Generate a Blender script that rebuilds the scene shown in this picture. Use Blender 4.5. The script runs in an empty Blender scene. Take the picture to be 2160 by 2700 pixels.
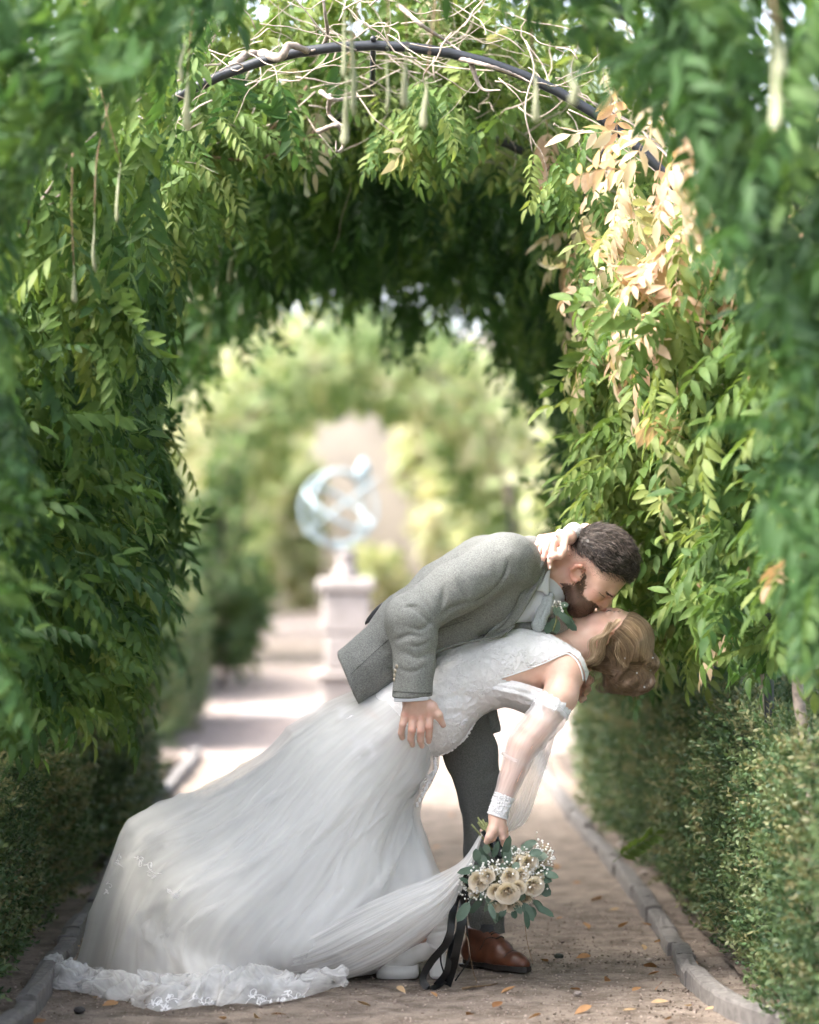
import bpy, math, random
import numpy as np
from mathutils import Vector, Matrix, Quaternion
from mathutils.bvhtree import BVHTree

SC = bpy.context.scene
COL = SC.collection
random.seed(7)
RNG = np.random.default_rng(11)

# ------------------------------------------------------------------ camera
D = 9.0                     # metres from the camera to the couple
EYE = 1.27                  # camera height
cam = bpy.data.cameras.new('camera'); camo = bpy.data.objects.new('camera', cam); COL.objects.link(camo)
cam.sensor_fit = 'HORIZONTAL'; cam.sensor_width = 24.0; cam.lens = 24.0 * D / (2160 * .0011)
camo.location = (0, -D, EYE)
KK = .0011 / D
camo.rotation_euler = Vector((114 * KK, 1.0, 68 * KK)).to_track_quat('-Z', 'Y').to_euler()
cam.clip_start = .1; cam.clip_end = 2000
cam.dof.use_dof = True; cam.dof.focus_distance = D - .12; cam.dof.aperture_fstop = 1.5
SC.camera = camo

# ------------------------------------------------------------------ sky, sun, exposure
SUN_EL, SUN_AZ = math.radians(50), math.radians(-104)      # azimuth from +Y, clockwise; sun stands left
sd = Vector((math.sin(SUN_AZ) * math.cos(SUN_EL), math.cos(SUN_AZ) * math.cos(SUN_EL), math.sin(SUN_EL)))
world = bpy.data.worlds.new('World'); SC.world = world; world.use_nodes = True
wn = world.node_tree; wn.nodes.clear()
sky = wn.nodes.new('ShaderNodeTexSky'); sky.sky_type = 'NISHITA'; sky.sun_disc = False
sky.sun_elevation = SUN_EL; sky.sun_rotation = SUN_AZ % (2 * math.pi); sky.air_density = .6; sky.dust_density = 5.0; sky.ozone_density = 1.0
bg = wn.nodes.new('ShaderNodeBackground'); bg.inputs['Strength'].default_value = .15
wo = wn.nodes.new('ShaderNodeOutputWorld')
hz = wn.nodes.new('ShaderNodeHueSaturation'); hz.inputs['Saturation'].default_value = .55        # milky, thinly veiled sky
wn.links.new(sky.outputs[0], hz.inputs['Color']); wn.links.new(hz.outputs[0], bg.inputs[0]); wn.links.new(bg.outputs[0], wo.inputs[0])
sun = bpy.data.lights.new('sun', 'SUN'); sun.energy = 1.0; sun.angle = math.radians(10); sun.color = (1, .94, .84)
suno = bpy.data.objects.new('sun', sun); COL.objects.link(suno); suno.location = sd * 40
suno.rotation_euler = (-sd).to_track_quat('-Z', 'Y').to_euler()
SC.view_settings.view_transform = 'Standard'; SC.view_settings.look = 'None'
SC.view_settings.exposure = 2.95; SC.view_settings.gamma = 1.0
SC.render.engine = 'CYCLES'
SC.cycles.use_denoising = True; SC.cycles.use_adaptive_sampling = True; SC.cycles.adaptive_threshold = .035; SC.cycles.adaptive_min_samples = 12; SC.cycles.use_light_tree = False
SC.cycles.max_bounces = 7; SC.cycles.transparent_max_bounces = 16; SC.cycles.transmission_bounces = 4; SC.cycles.diffuse_bounces = 4
SC.cycles.caustics_reflective = False; SC.cycles.caustics_refractive = False

# ------------------------------------------------------------------ helpers
def W(px, py, y=0.0):
    """a point of the place, y metres behind the couple's plane, given where the photograph shows it"""
    d = D + y
    return np.array(((px - 966) * KK * d, y, EYE - (py - 1418) * KK * d))
def Wg(px, py, z=0.0):
    """point at height z seen at this place of the photograph"""
    d = (EYE - z) / ((py - 1418) * KK)
    return W(px, py, d - D)
U = .0011                    # metres for one photo pixel at the couple

def tag(o, label=None, cat=None, group=None, kind=None):
    if label: o['label'] = label
    if cat: o['category'] = cat
    if group: o['group'] = group
    if kind: o['kind'] = kind
    return o
def empty(name, loc=(0, 0, 0), **k):
    o = bpy.data.objects.new(name, None); COL.objects.link(o); o.location = loc; o.empty_display_size = .05
    return tag(o, **k)
def link(name, me, parent=None, loc=None, **k):
    o = bpy.data.objects.new(name, me); COL.objects.link(o)
    if parent is not None:
        o.parent = parent
        o.matrix_parent_inverse = parent_inv(parent)
    if loc is not None: o.location = loc
    return tag(o, **k)
def world_loc(o):
    m = Matrix.Translation(o.location) @ o.rotation_euler.to_matrix().to_4x4()
    return (world_loc(o.parent) @ o.matrix_parent_inverse @ m) if o.parent else m
def parent_inv(p): return world_loc(p).inverted()

def np_mesh(name, V, F, mat=None, smooth=True, attrs=None, uv=None):
    """V (n,3), F either (m,3)/(m,4) array or list of faces"""
    me = bpy.data.meshes.new(name)
    V = np.asarray(V, np.float32)
    if isinstance(F, np.ndarray):
        m, k = F.shape
        me.vertices.add(len(V)); me.vertices.foreach_set('co', V.ravel())
        me.loops.add(m * k); me.loops.foreach_set('vertex_index', F.astype(np.int32).ravel())
        me.polygons.add(m); me.polygons.foreach_set('loop_start', np.arange(0, m * k, k, dtype=np.int32))
        try: me.polygons.foreach_set('loop_total', np.full(m, k, np.int32))
        except Exception: pass
        me.update(calc_edges=True)
    else:
        me.from_pydata([tuple(map(float, v)) for v in V], [], [tuple(int(i) for i in f) for f in F]); me.update()
    if smooth: me.polygons.foreach_set('use_smooth', np.ones(len(me.polygons), bool))
    if attrs:
        for an, arr in attrs.items():
            arr = np.asarray(arr, np.float32)
            if arr.ndim == 2:
                a = me.color_attributes.new(an, 'FLOAT_COLOR', 'POINT')
                c = np.ones((len(V), 4), np.float32); c[:, :3] = arr; a.data.foreach_set('color', c.ravel())
            else:
                a = me.attributes.new(an, 'FLOAT', 'POINT'); a.data.foreach_set('value', arr)
    if uv is not None:
        l = me.uv_layers.new(name='uv'); vi = np.zeros(len(me.loops), np.int32); me.loops.foreach_get('vertex_index', vi)
        l.data.foreach_set('uv', np.asarray(uv, np.float32)[vi].ravel())
    if mat: me.materials.append(mat)
    return me
def obj(name, V, F, mat, parent=None, smooth=True, attrs=None, uv=None, **k):
    return link(name, np_mesh(name, V, F, mat, smooth, attrs, uv), parent, **k)

class MB:
    """collects small pieces that make up ONE part"""
    def __init__(s): s.V = []; s.F = []; s.n = 0; s.A = []
    def add(s, V, F, a=0.0):
        V = np.asarray(V, float); s.V.append(V); s.F += [tuple(int(i) + s.n for i in f) for f in F]; s.n += len(V)
        s.A.append(np.full(len(V), a)); return s
    def build(s, name, mat, parent=None, smooth=True, **k):
        return obj(name, np.concatenate(s.V), s.F, mat, parent, smooth, attrs={'tint': np.concatenate(s.A)}, **k)

def box(c, s, R=None, bevel=0.0):
    """chamfered box: centre c, full sizes s"""
    h = np.array(s) / 2; b = min(bevel, h.min() * .9)
    if b <= 0:
        V = np.array([[x, y, z] for x in (-1, 1) for y in (-1, 1) for z in (-1, 1)]) * h
        F = [(0, 1, 3, 2), (4, 6, 7, 5), (0, 4, 5, 1), (2, 3, 7, 6), (0, 2, 6, 4), (1, 5, 7, 3)]
    else:
        V = []; idx = {}
        for x in (-1, 1):
            for y in (-1, 1):
                for z in (-1, 1):
                    for a in range(3):
                        p = np.array((x, y, z)) * h; q = p - b * np.array((x, y, z)); q[a] = p[a]
                        idx[(x, y, z, a)] = len(V); V.append(q)
        F = []
        for a in range(3):
            o = [i for i in range(3) if i != a]
            for sgn in (-1, 1):
                f = []
                for (p, q) in ((-1, -1), (1, -1), (1, 1), (-1, 1)):
                    c3 = [0, 0, 0]; c3[a] = sgn; c3[o[0]] = p; c3[o[1]] = q; f.append(idx[(*c3, a)])
                F.append(f)
        for a in range(3):
            o = [i for i in range(3) if i != a]
            for p in (-1, 1):
                for q in (-1, 1):
                    f = []
                    for (t, ax) in ((-1, o[0]), (1, o[0]), (1, o[1]), (-1, o[1])):
                        c3 = [0, 0, 0]; c3[a] = t; c3[o[0]] = p; c3[o[1]] = q; f.append(idx[(*c3, ax)])
                    F.append(f)
        for x in (-1, 1):
            for y in (-1, 1):
                for z in (-1, 1): F.append([idx[(x, y, z, a)] for a in range(3)])
        V = np.array(V)
    if R is not None: V = V @ np.array(R).T
    return V + np.array(c), F
def frames(P):
    P = np.asarray(P, float); T = np.gradient(P, axis=0); T /= np.linalg.norm(T, axis=1)[:, None] + 1e-12
    N = np.zeros_like(P); a = np.array((0, 0, 1.)) if abs(T[0][2]) < .9 else np.array((1., 0, 0))
    n = a - T[0] * (a @ T[0]); n /= np.linalg.norm(n); N[0] = n
    for i in range(1, len(P)):
        n = n - T[i] * (n @ T[i]); n /= np.linalg.norm(n) + 1e-12; N[i] = n
    return T, N, np.cross(T, N)
def tube(P, r, k=6, flat=1.0, N0=None):
    """tube along points P, radius r (scalar or list); closed ends"""
    P = np.asarray(P, float); n = len(P); r = np.broadcast_to(np.asarray(r, float), (n,))
    T, N, B = frames(P)
    if N0 is not None:
        N = np.array(N0, float) - T * (T @ np.array(N0, float))[:, None]; N /= np.linalg.norm(N, axis=1)[:, None] + 1e-9; B = np.cross(T, N)
    a = np.arange(k) * 2 * math.pi / k
    V = (P[:, None, :] + (N[:, None, :] * np.cos(a)[None, :, None] * flat + B[:, None, :] * np.sin(a)[None, :, None]) * r[:, None, None]).reshape(-1, 3)
    F = []
    for i in range(n - 1):
        for j in range(k):
            j2 = (j + 1) % k; F.append((i * k + j, i * k + j2, (i + 1) * k + j2, (i + 1) * k + j))
    F.append(tuple(range(k - 1, -1, -1))); F.append(tuple((n - 1) * k + j for j in range(k)))
    return V, F
def lathe(prof, k=24, c=(0, 0, 0)):
    V = []; F = []
    for (r, z) in prof:
        for j in range(k):
            a = 2 * math.pi * j / k; V.append((c[0] + r * math.cos(a), c[1] + r * math.sin(a), c[2] + z))
    n = len(prof)
    for i in range(n - 1):
        for j in range(k):
            j2 = (j + 1) % k; F.append((i * k + j, i * k + j2, (i + 1) * k + j2, (i + 1) * k + j))
    F.append(tuple(range(k - 1, -1, -1))); F.append(tuple((n - 1) * k + j for j in range(k)))
    return np.array(V), F
def crv(P, n):
    """Catmull-Rom through control points, n samples"""
    P = np.asarray(P, float); m = len(P)
    Q = np.vstack([2 * P[0] - P[1], P, 2 * P[-1] - P[-2]])
    t = np.linspace(0, m - 1, n); i = np.minimum(t.astype(int), m - 2); f = (t - i)[:, None]
    p0, p1, p2, p3 = Q[i], Q[i + 1], Q[i + 2], Q[i + 3]
    return .5 * (2 * p1 + (p2 - p0) * f + (2 * p0 - 5 * p1 + 4 * p2 - p3) * f ** 2 + (3 * p1 - p0 - 3 * p2 + p3) * f ** 3)
def gridF(n, m, wrap=False):
    i, j = np.meshgrid(np.arange(n - 1), np.arange(m if wrap else m - 1), indexing='ij'); j2 = (j + 1) % m
    return np.stack([i * m + j, i * m + j2, (i + 1) * m + j2, (i + 1) * m + j], -1).reshape(-1, 4)
def vnoise(P, seed=0):
    """cheap smooth value noise in [-1,1] for an (n,3) array"""
    P = np.asarray(P, float); i = np.floor(P).astype(np.int64); f = P - i; f = f * f * (3 - 2 * f); out = 0
    for dx in (0, 1):
        for dy in (0, 1):
            for dz in (0, 1):
                h = (i[..., 0] + dx) * 374761393 + (i[..., 1] + dy) * 668265263 + (i[..., 2] + dz) * 2147483647 + seed * 974711
                h = (h ^ (h >> 13)) * 1274126177; h = (h ^ (h >> 16)) & 0xffff
                out = out + (h / 32767.5 - 1) * (f[..., 0] if dx else 1 - f[..., 0]) * (f[..., 1] if dy else 1 - f[..., 1]) * (f[..., 2] if dz else 1 - f[..., 2])
    return out

# ---------------- volumes: smooth solids sculpted as distance fields, meshed by surface nets
class Vol:
    def __init__(s, lo, hi, h):
        s.lo = np.array(lo, np.float32); s.h = h; s.n = np.ceil((np.array(hi) - np.array(lo)) / h).astype(int) + 1
        s.d = np.full(s.n, .5, np.float32); s.ax = [s.lo[i] + h * np.arange(s.n[i], dtype=np.float32) for i in range(3)]
    def _sub(s, lo, hi):
        sl = []
        for i in range(3):
            a = max(0, int((lo[i] - s.lo[i]) / s.h)); b = min(s.n[i], int((hi[i] - s.lo[i]) / s.h) + 2)
            if b <= a: return None
            sl.append(slice(a, b))
        X = [s.ax[0][sl[0]][:, None, None], s.ax[1][sl[1]][None, :, None], s.ax[2][sl[2]][None, None, :]]
        return tuple(sl), X
    def _mix(s, sl, b, k, mode):
        a = s.d[sl]
        if mode == 'u':
            h = np.maximum(k - np.abs(a - b), 0) / k; s.d[sl] = np.minimum(a, b) - h * h * k * .25
        elif mode == 'c':                                         # carve b away
            b = -b; h = np.maximum(k - np.abs(a - b), 0) / k; s.d[sl] = np.maximum(a, b) + h * h * k * .25
    def cone(s, p0, p1, r0, r1, k=.02, mode='u', flat=None):
        p0 = np.array(p0, float); p1 = np.array(p1, float); R = max(r0, r1) + k + 3 * s.h
        q = s._sub(np.minimum(p0, p1) - R, np.maximum(p0, p1) + R)
        if q is None: return s
        sl, X = q; ba = p1 - p0; L = max(ba @ ba, 1e-12)
        A = [X[i] - np.float32(p0[i]) for i in range(3)]
        t = np.clip((A[0] * ba[0] + A[1] * ba[1] + A[2] * ba[2]) / L, 0, 1)
        Q = [A[i] - t * ba[i] for i in range(3)]
        if flat is not None:
            nrm, f = flat; nrm = np.array(nrm, float) / np.linalg.norm(nrm); dn = Q[0] * nrm[0] + Q[1] * nrm[1] + Q[2] * nrm[2]
            Q = [Q[i] + dn * nrm[i] * (f - 1) for i in range(3)]
        d = np.sqrt(Q[0] ** 2 + Q[1] ** 2 + Q[2] ** 2) - (r0 + (r1 - r0) * t)
        s._mix(sl, d.astype(np.float32), max(k, 1e-4), mode); return s
    def chain(s, pts, k=.02, mode='u', flat=None):
        """pts: list of (point, radius)"""
        for a, b in zip(pts[:-1], pts[1:]): s.cone(a[0], b[0], a[1], b[1], k, mode, flat)
        return s
    def ell(s, c, r, R=None, k=.02, mode='u'):
        c = np.array(c, float); r = np.array(r, float); M = max(r) + k + 3 * s.h
        q = s._sub(c - M, c + M)
        if q is None: return s
        sl, X = q; A = [X[i] - np.float32(c[i]) for i in range(3)]
        if R is None: R = np.eye(3)
        Q = [(A[0] * R[0][i] + A[1] * R[1][i] + A[2] * R[2][i]) for i in range(3)]       # columns of R are the axes
        k0 = np.sqrt(sum((Q[i] / r[i]) ** 2 for i in range(3))); k1 = np.sqrt(sum((Q[i] / r[i] ** 2) ** 2 for i in range(3))) + 1e-9
        s._mix(sl, (k0 * (k0 - 1) / k1).astype(np.float32), max(k, 1e-4), mode); return s
    def plane(s, p, nrm, k=.004):
        """carve away everything on the side nrm points to"""
        nrm = np.array(nrm, float) / np.linalg.norm(nrm); X = [s.ax[0][:, None, None], s.ax[1][None, :, None], s.ax[2][None, None, :]]
        b = -((X[0] - p[0]) * nrm[0] + (X[1] - p[1]) * nrm[1] + (X[2] - p[2]) * nrm[2])
        s._mix((slice(None),) * 3, b.astype(np.float32) + np.zeros_like(s.d), k, 'c'); return s
    def mesh(s, relax=1):
        d = s.d; n = np.array(d.shape); sg = d < 0
        c = np.zeros(n - 1, np.int8)
        for o in np.ndindex(2, 2, 2): c += sg[o[0]:n[0] - 1 + o[0], o[1]:n[1] - 1 + o[1], o[2]:n[2] - 1 + o[2]]
        act = (c > 0) & (c < 8); cells = np.argwhere(act); idx = np.full(n - 1, -1, np.int64); idx[act] = np.arange(len(cells))
        pos = np.zeros((len(cells), 3)); cnt = np.zeros(len(cells))
        for a in np.ndindex(2, 2, 2):
            for ax in range(3):
                if a[ax]: continue
                b = list(a); b[ax] = 1
                va = d[tuple((cells + a).T)]; vb = d[tuple((cells + b).T)]; m = (va < 0) != (vb < 0)
                t = va[m] / (va[m] - vb[m]); p = np.tile(np.array(a, float), (m.sum(), 1)); p[:, ax] += t; pos[m] += p; cnt[m] += 1
        V = s.lo + (cells + pos / cnt[:, None]) * s.h
        F = []
        for ax in range(3):
            o = [i for i in range(3) if i != ax]
            sl0 = [slice(None)] * 3; sl1 = [slice(None)] * 3; sl0[ax] = slice(0, -1); sl1[ax] = slice(1, None)
            e = np.argwhere(sg[tuple(sl0)] != sg[tuple(sl1)])
            e = e[(e[:, o[0]] > 0) & (e[:, o[1]] > 0) & (e[:, o[0]] < n[o[0]] - 1) & (e[:, o[1]] < n[o[1]] - 1)]
            q = []
            for (da, db) in ((-1, -1), (0, -1), (0, 0), (-1, 0)):
                cc = e.copy(); cc[:, o[0]] += da; cc[:, o[1]] += db; q.append(idx[tuple(cc.T)])
            q = np.stack(q, -1); st = sg[tuple(e.T)]; flip = st if ax != 1 else ~st
            q[~flip] = q[~flip][:, ::-1]; F.append(q)
        F = np.concatenate(F); F = F[(F >= 0).all(1)]
        for _ in range(relax):
            S = np.zeros_like(V); C = np.zeros(len(V))
            for i in range(4):
                for j in (1, 3): np.add.at(S, F[:, i], V[F[:, (i + j) % 4]]); np.add.at(C, F[:, i], 1)
            V = V * .5 + .5 * S / np.maximum(C, 1)[:, None]
        return V, F
def hull_lo_hi(pts, pad):
    P = np.array(pts); return P.min(0) - pad, P.max(0) + pad
def taubin(V, F, it=4):
    for q in range(it):
        for lam in (.5, -.53):
            S = np.zeros_like(V); C = np.zeros(len(V))
            for i in range(4):
                for j in (1, 3): np.add.at(S, F[:, i], V[F[:, (i + j) % 4]]); np.add.at(C, F[:, i], 1)
            V = V + lam * (S / np.maximum(C, 1)[:, None] - V)
    return V
def normals(V, F):
    N = np.zeros_like(V); n = np.cross(V[F[:, 2]] - V[F[:, 0]], V[F[:, 3 if F.shape[1] == 4 else 1]] - V[F[:, 1 if F.shape[1] == 4 else 0]])
    for i in range(F.shape[1]): np.add.at(N, F[:, i], n)
    return N / (np.linalg.norm(N, axis=1)[:, None] + 1e-12)
def bvh(V, F): return BVHTree.FromPolygons([Vector(v) for v in V], [tuple(map(int, f)) for f in F])

# ------------------------------------------------------------------ materials
def nt(name):
    m = bpy.data.materials.new(name); m.use_nodes = True; t = m.node_tree; t.nodes.clear()
    out = t.nodes.new('ShaderNodeOutputMaterial'); return m, t, out
def N(t, typ, **k):
    n = t.nodes.new('ShaderNode' + typ)
    for a, v in k.items():
        if a.startswith('i_'):
            key = a[2:].replace('_', ' ')
            n.inputs[int(key) if key.isdigit() else key].default_value = v
        else: setattr(n, a, v)
    return n
def L(t, a, b): t.links.new(a, b)
def ramp(t, fac, stops):
    r = N(t, 'ValToRGB'); e = r.color_ramp.elements
    while len(e) < len(stops): e.new(.5)
    for i, (p, c) in enumerate(stops): e[i].position = p; e[i].color = (*c, 1)
    L(t, fac, r.inputs[0]); return r.outputs[0]
def noise(t, scale, detail=3, rough=.55, vec=None, w=None):
    n = N(t, 'TexNoise'); n.inputs['Scale'].default_value = scale; n.inputs['Detail'].default_value = detail; n.inputs['Roughness'].default_value = rough
    if vec is not None: L(t, vec, n.inputs['Vector'])
    return n.outputs['Fac']
def mapping(t, vec, scale): m = N(t, 'Mapping'); m.inputs['Scale'].default_value = scale; L(t, vec, m.inputs[0]); return m.outputs[0]
def mixc(t, fac, a, b, mode='MIX'):
    m = N(t, 'Mix', data_type='RGBA', blend_type=mode)
    for s, v in ((0, fac), (6, a), (7, b)):
        if hasattr(v, 'links'): L(t, v, m.inputs[s])
        elif s == 0: m.inputs[0].default_value = v
        else: m.inputs[s].default_value = (*v, 1)
    return m.outputs[2]
def bump(t, h, strength=.3, dist=.01, nrm=None):
    b = N(t, 'Bump'); b.inputs['Strength'].default_value = strength; b.inputs['Distance'].default_value = dist; L(t, h, b.inputs['Height'])
    if nrm is not None: L(t, nrm, b.inputs['Normal'])
    return b.outputs[0]
def princ(t, out, col, rough=.6, nrm=None, **k):
    p = N(t, 'BsdfPrincipled'); p.inputs['Roughness'].default_value = rough
    if hasattr(col, 'links'): L(t, col, p.inputs['Base Color'])
    else: p.inputs['Base Color'].default_value = (*col, 1)
    if nrm is not None: L(t, nrm, p.inputs['Normal'])
    for a, v in k.items(): p.inputs[a.replace('_', ' ')].default_value = v
    if out is not None: L(t, p.outputs[0], out.inputs[0])
    return p
def plain(name, col, rough=.6, var=.15, scale=30, bmp=0.0, bdist=.003, **k):
    m, t, out = nt(name); tc = N(t, 'TexCoord').outputs['Object']; f = noise(t, scale, 4, .6, tc)
    c = np.array(col); colr = ramp(t, f, [(.3, tuple(c * (1 - var))), (.7, tuple(np.minimum(c * (1 + var), 1)))])
    princ(t, out, colr, rough, bump(t, f, bmp, bdist) if bmp else None, **k); return m
def leafmat(name, stops, trans=.35, rough=.58, tcol=1.4, spec=.22):
    """stops: ramp over the attribute tint 0..1"""
    m, t, out = nt(name); at = N(t, 'Attribute', attribute_name='tint').outputs['Fac']
    geo = N(t, 'NewGeometry').outputs['Position']; nz = noise(t, 60, 3, .6, geo)
    mm = N(t, 'Math', operation='MULTIPLY_ADD'); L(t, nz, mm.inputs[0]); mm.inputs[1].default_value = .35; L(t, at, mm.inputs[2])
    m2 = N(t, 'Math', operation='SUBTRACT', use_clamp=True); L(t, mm.outputs[0], m2.inputs[0]); m2.inputs[1].default_value = .175
    c = ramp(t, m2.outputs[0], stops)
    p = princ(t, None, c, rough); p.inputs['Specular IOR Level'].default_value = spec
    tr = N(t, 'BsdfTranslucent'); tc = mixc(t, 1.0, c, (tcol, tcol * .97, tcol * .62), 'MULTIPLY'); L(t, tc, tr.inputs[0])
    mx = N(t, 'MixShader'); mx.inputs[0].default_value = trans; L(t, p.outputs[0], mx.inputs[1]); L(t, tr.outputs[0], mx.inputs[2]); L(t, mx.outputs[0], out.inputs[0])
    return m

# ------------------------------------------------------------------ leaves and scattering
def leaflet(L_, w, fold=.25, droop=.25, nseg=3, curl=0.0):
    """pointed leaf along +X, folded along its midrib; returns verts, tris"""
    t = np.linspace(0, 1, nseg + 2); prof = np.sin(np.pi * t ** .8) ** .9
    V = []; F = []
    mid = []
    for i, a in enumerate(t):
        x = L_ * a; z = -droop * L_ * a * a
        if i in (0, nseg + 1): mid.append(len(V)); V.append((x, 0, z))
        else:
            ww = w * prof[i] * .5; zz = ww * fold
            mid.append(len(V)); V.append((x, 0, z)); V.append((x, ww, z + zz + curl * ww)); V.append((x, -ww, z + zz - curl * ww))
    for i in range(nseg + 1):
        a, b = mid[i], mid[i + 1]
        if i == 0: F += [(a, b, b + 1), (a, b + 2, b)]
        elif i == nseg: F += [(a, b, a + 1), (a, a + 2, b)]
        else: F += [(a, b, b + 1), (a, b + 1, a + 1), (a, a + 2, b + 2), (a, b + 2, b)]
    return np.array(V), F
def tris(F):
    out = []
    for f in F:
        for i in range(1, len(f) - 1): out.append((f[0], f[i], f[i + 1]))
    return np.array(out, np.int32)
def rotm(axis, a): return np.array(Matrix.Rotation(a, 3, Vector(axis)))
def wisteria_leaf(rng, length=.24, pairs=5, lw=(.060, .0205)):
    """pinnate leaf: rachis along +X arching down, pairs of drooping leaflets and a terminal one"""
    V = []; F = []; n = 0
    s = np.linspace(0, 1, 7); P = np.stack([length * s, .01 * np.sin(3 * s) * rng.uniform(-1, 1), -.32 * length * s ** 2], -1)
    v, f = tube(P, np.linspace(.0016, .0007, 7), 3); V.append(v); F.append(tris(f)); n += len(v)
    def put(p, yaw, pitch, roll, sc):
        nonlocal n
        v, f = leaflet(lw[0] * sc, lw[1] * sc * rng.uniform(.85, 1.15), rng.uniform(.1, .45), rng.uniform(.1, .5), 3, rng.uniform(-.2, .2))
        R = rotm((0, 0, 1), yaw) @ rotm((0, 1, 0), pitch) @ rotm((1, 0, 0), roll)
        v = v @ R.T + p; V.append(v); F.append(np.array(f, np.int32) + n); n += len(v)
    for i in range(pairs):
        a = .22 + .7 * i / (pairs - 1); p = np.array([np.interp(a, s, P[:, j]) for j in range(3)])
        sc = (.8 + .35 * math.sin(math.pi * a)) * rng.uniform(.85, 1.1)
        for sg in (-1, 1): put(p, sg * rng.uniform(.75, 1.15), rng.uniform(.1, .65), sg * rng.uniform(-.5, .1), sc)
    put(P[-1], rng.uniform(-.2, .2), .55, 0, 1.1)
    return np.concatenate(V), np.concatenate(F)
def sprig(rng, length=.06, nleaf=9, lw=(.018, .0095)):
    V = []; F = []; n = 0
    P = np.stack([np.linspace(0, length, 4), np.zeros(4), np.zeros(4)], -1); v, f = tube(P, .0009, 3); V.append(v); F.append(tris(f)); n += len(v)
    for i in range(nleaf):
        a = .15 + .85 * i / (nleaf - 1); ang = i * 2.4; v, f = leaflet(lw[0] * rng.uniform(.8, 1.15), lw[1], .3, -.1, 1)
        R = rotm((1, 0, 0), ang) @ rotm((0, 1, 0), -rng.uniform(.5, 1.0)); v = v @ R.T + (length * a, 0, 0); V.append(v); F.append(np.array(f, np.int32) + n); n += len(v)
    return np.concatenate(V), np.concatenate(F)
def orient(dirs, ups, roll=None):
    """matrices whose X runs along dirs and Z leans to ups"""
    X = dirs / (np.linalg.norm(dirs, axis=1)[:, None] + 1e-12); Z = ups - X * (X * ups).sum(1)[:, None]; Z /= np.linalg.norm(Z, axis=1)[:, None] + 1e-12
    Y = np.cross(Z, X)
    return np.stack([X, Y, Z], -1)
def scatter(protos, P, R, S, tint, rng):
    """joins many small alike pieces into arrays"""
    Vs = []; Fs = []; T = []; n = 0; which = rng.integers(0, len(protos), len(P))
    for k, (v, f) in enumerate(protos):
        m = which == k
        if not m.any(): continue
        X = np.einsum('nij,vj->nvi', R[m] * S[m][:, None, None], v) + P[m][:, None, :]
        q = X.shape[0]; Vs.append(X.reshape(-1, 3)); Fs.append((f[None] + (np.arange(q) * len(v))[:, None, None]).reshape(-1, 3) + n); n += q * len(v)
        T.append(np.repeat(tint[m], len(v)))
    return np.concatenate(Vs), np.concatenate(Fs), np.concatenate(T)
def project(P):
    d = P[:, 1] + D; return 966 + P[:, 0] / (KK * d), 1418 + (EYE - P[:, 2]) / (KK * d), d
class Pieces:
    """alike leaves shared by many objects: a few mesh datas in several tints"""
    def __init__(s, name, protos, mats, tints=4):
        s.d = {}
        for mi, mat in enumerate(mats):
            for i, (v, f) in enumerate(protos):
                for q in range(tints): s.d[(mi, i, q)] = np_mesh(name, v, f, mat, True, {'tint': np.full(len(v), (q + .5) / tints)})
        s.k = len(protos); s.t = tints
    def place(s, name, parent, p, R, sc, tint, mi, rng):
        me = s.d[(mi, int(rng.integers(s.k)), min(s.t - 1, max(0, int(tint * s.t))))]
        o = bpy.data.objects.new(name, me); COL.objects.link(o); o.parent = parent
        M = Matrix(np.array(R * sc).tolist()).to_4x4(); M.translation = Vector(p)
        o.matrix_basis = parent_inv(parent) @ M
        return o

# ================================================================== THE SETTING
def gravel(name, c0, c1, c2, stone=.35):
    m, t, out = nt(name); p = N(t, 'NewGeometry').outputs['Position']
    big = noise(t, 1.3, 4, .6, p); mid = noise(t, 9, 5, .65, p); fine = noise(t, 160, 4, .7, p)
    v = N(t, 'TexVoronoi', feature='F1'); v.inputs['Scale'].default_value = 120; L(t, p, v.inputs['Vector'])
    base = ramp(t, big, [(.3, c0), (.7, c1)])
    base = mixc(t, ramp(t, mid, [(.42, (0, 0, 0)), (.62, (1, 1, 1))]), base, c2)
    spk = ramp(t, fine, [(.3, (.55, .55, .55)), (.5, (1, 1, 1)), (.72, (1.0, 1.0, 1.0))])
    col = mixc(t, 1.0, base, spk, 'MULTIPLY')
    col = mixc(t, stone, col, mixc(t, 1.0, base, ramp(t, v.outputs['Color'], [(.2, (.5, .5, .5)), (.8, (1, 1, 1))]), 'MULTIPLY'))
    h = N(t, 'Math', operation='ADD'); L(t, fine, h.inputs[0]); L(t, v.outputs['Distance'], h.inputs[1])
    b = bump(t, h.outputs[0], .55, .006, bump(t, mid, .4, .03))
    princ(t, out, col, .95, b); return m
M_path = gravel('path_gravel', (.255, .205, .165), (.32, .262, .215), (.15, .113, .087))
M_court = gravel('court_gravel', (.27, .22, .20), (.31, .255, .23), (.22, .175, .15))
M_soil = gravel('bed_soil', (.10, .075, .055), (.14, .105, .08), (.06, .045, .035))
M_kerb = plain('kerb_stone', (.155, .143, .135), .9, .3, 35, .5, .004)
M_stone = plain('pale_stone', (.28, .25, .235), .85, .15, 12, .3, .004)
M_arm = plain('pale_blue_metal', (.26, .32, .345), .8, .08, 8)
M_metal = plain('black_metal', (.02, .023, .028), .42, .2, 20, .2, .001)
M_bark = plain('grey_bark', (.25, .205, .175), .9, .4, 60, .8, .003)
M_twig = plain('dry_twig', (.38, .31, .26), .9, .3, 80, .5, .001)
M_stem = plain('green_brown_stem', (.20, .13, .075), .8, .3, 50, .5, .001)
M_pod = plain('velvet_pod', (.29, .30, .19), .75, .18, 40, .2, .001)
M_trunk = plain('brown_trunk', (.20, .15, .115), .9, .35, 20, .8, .01)
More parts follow.
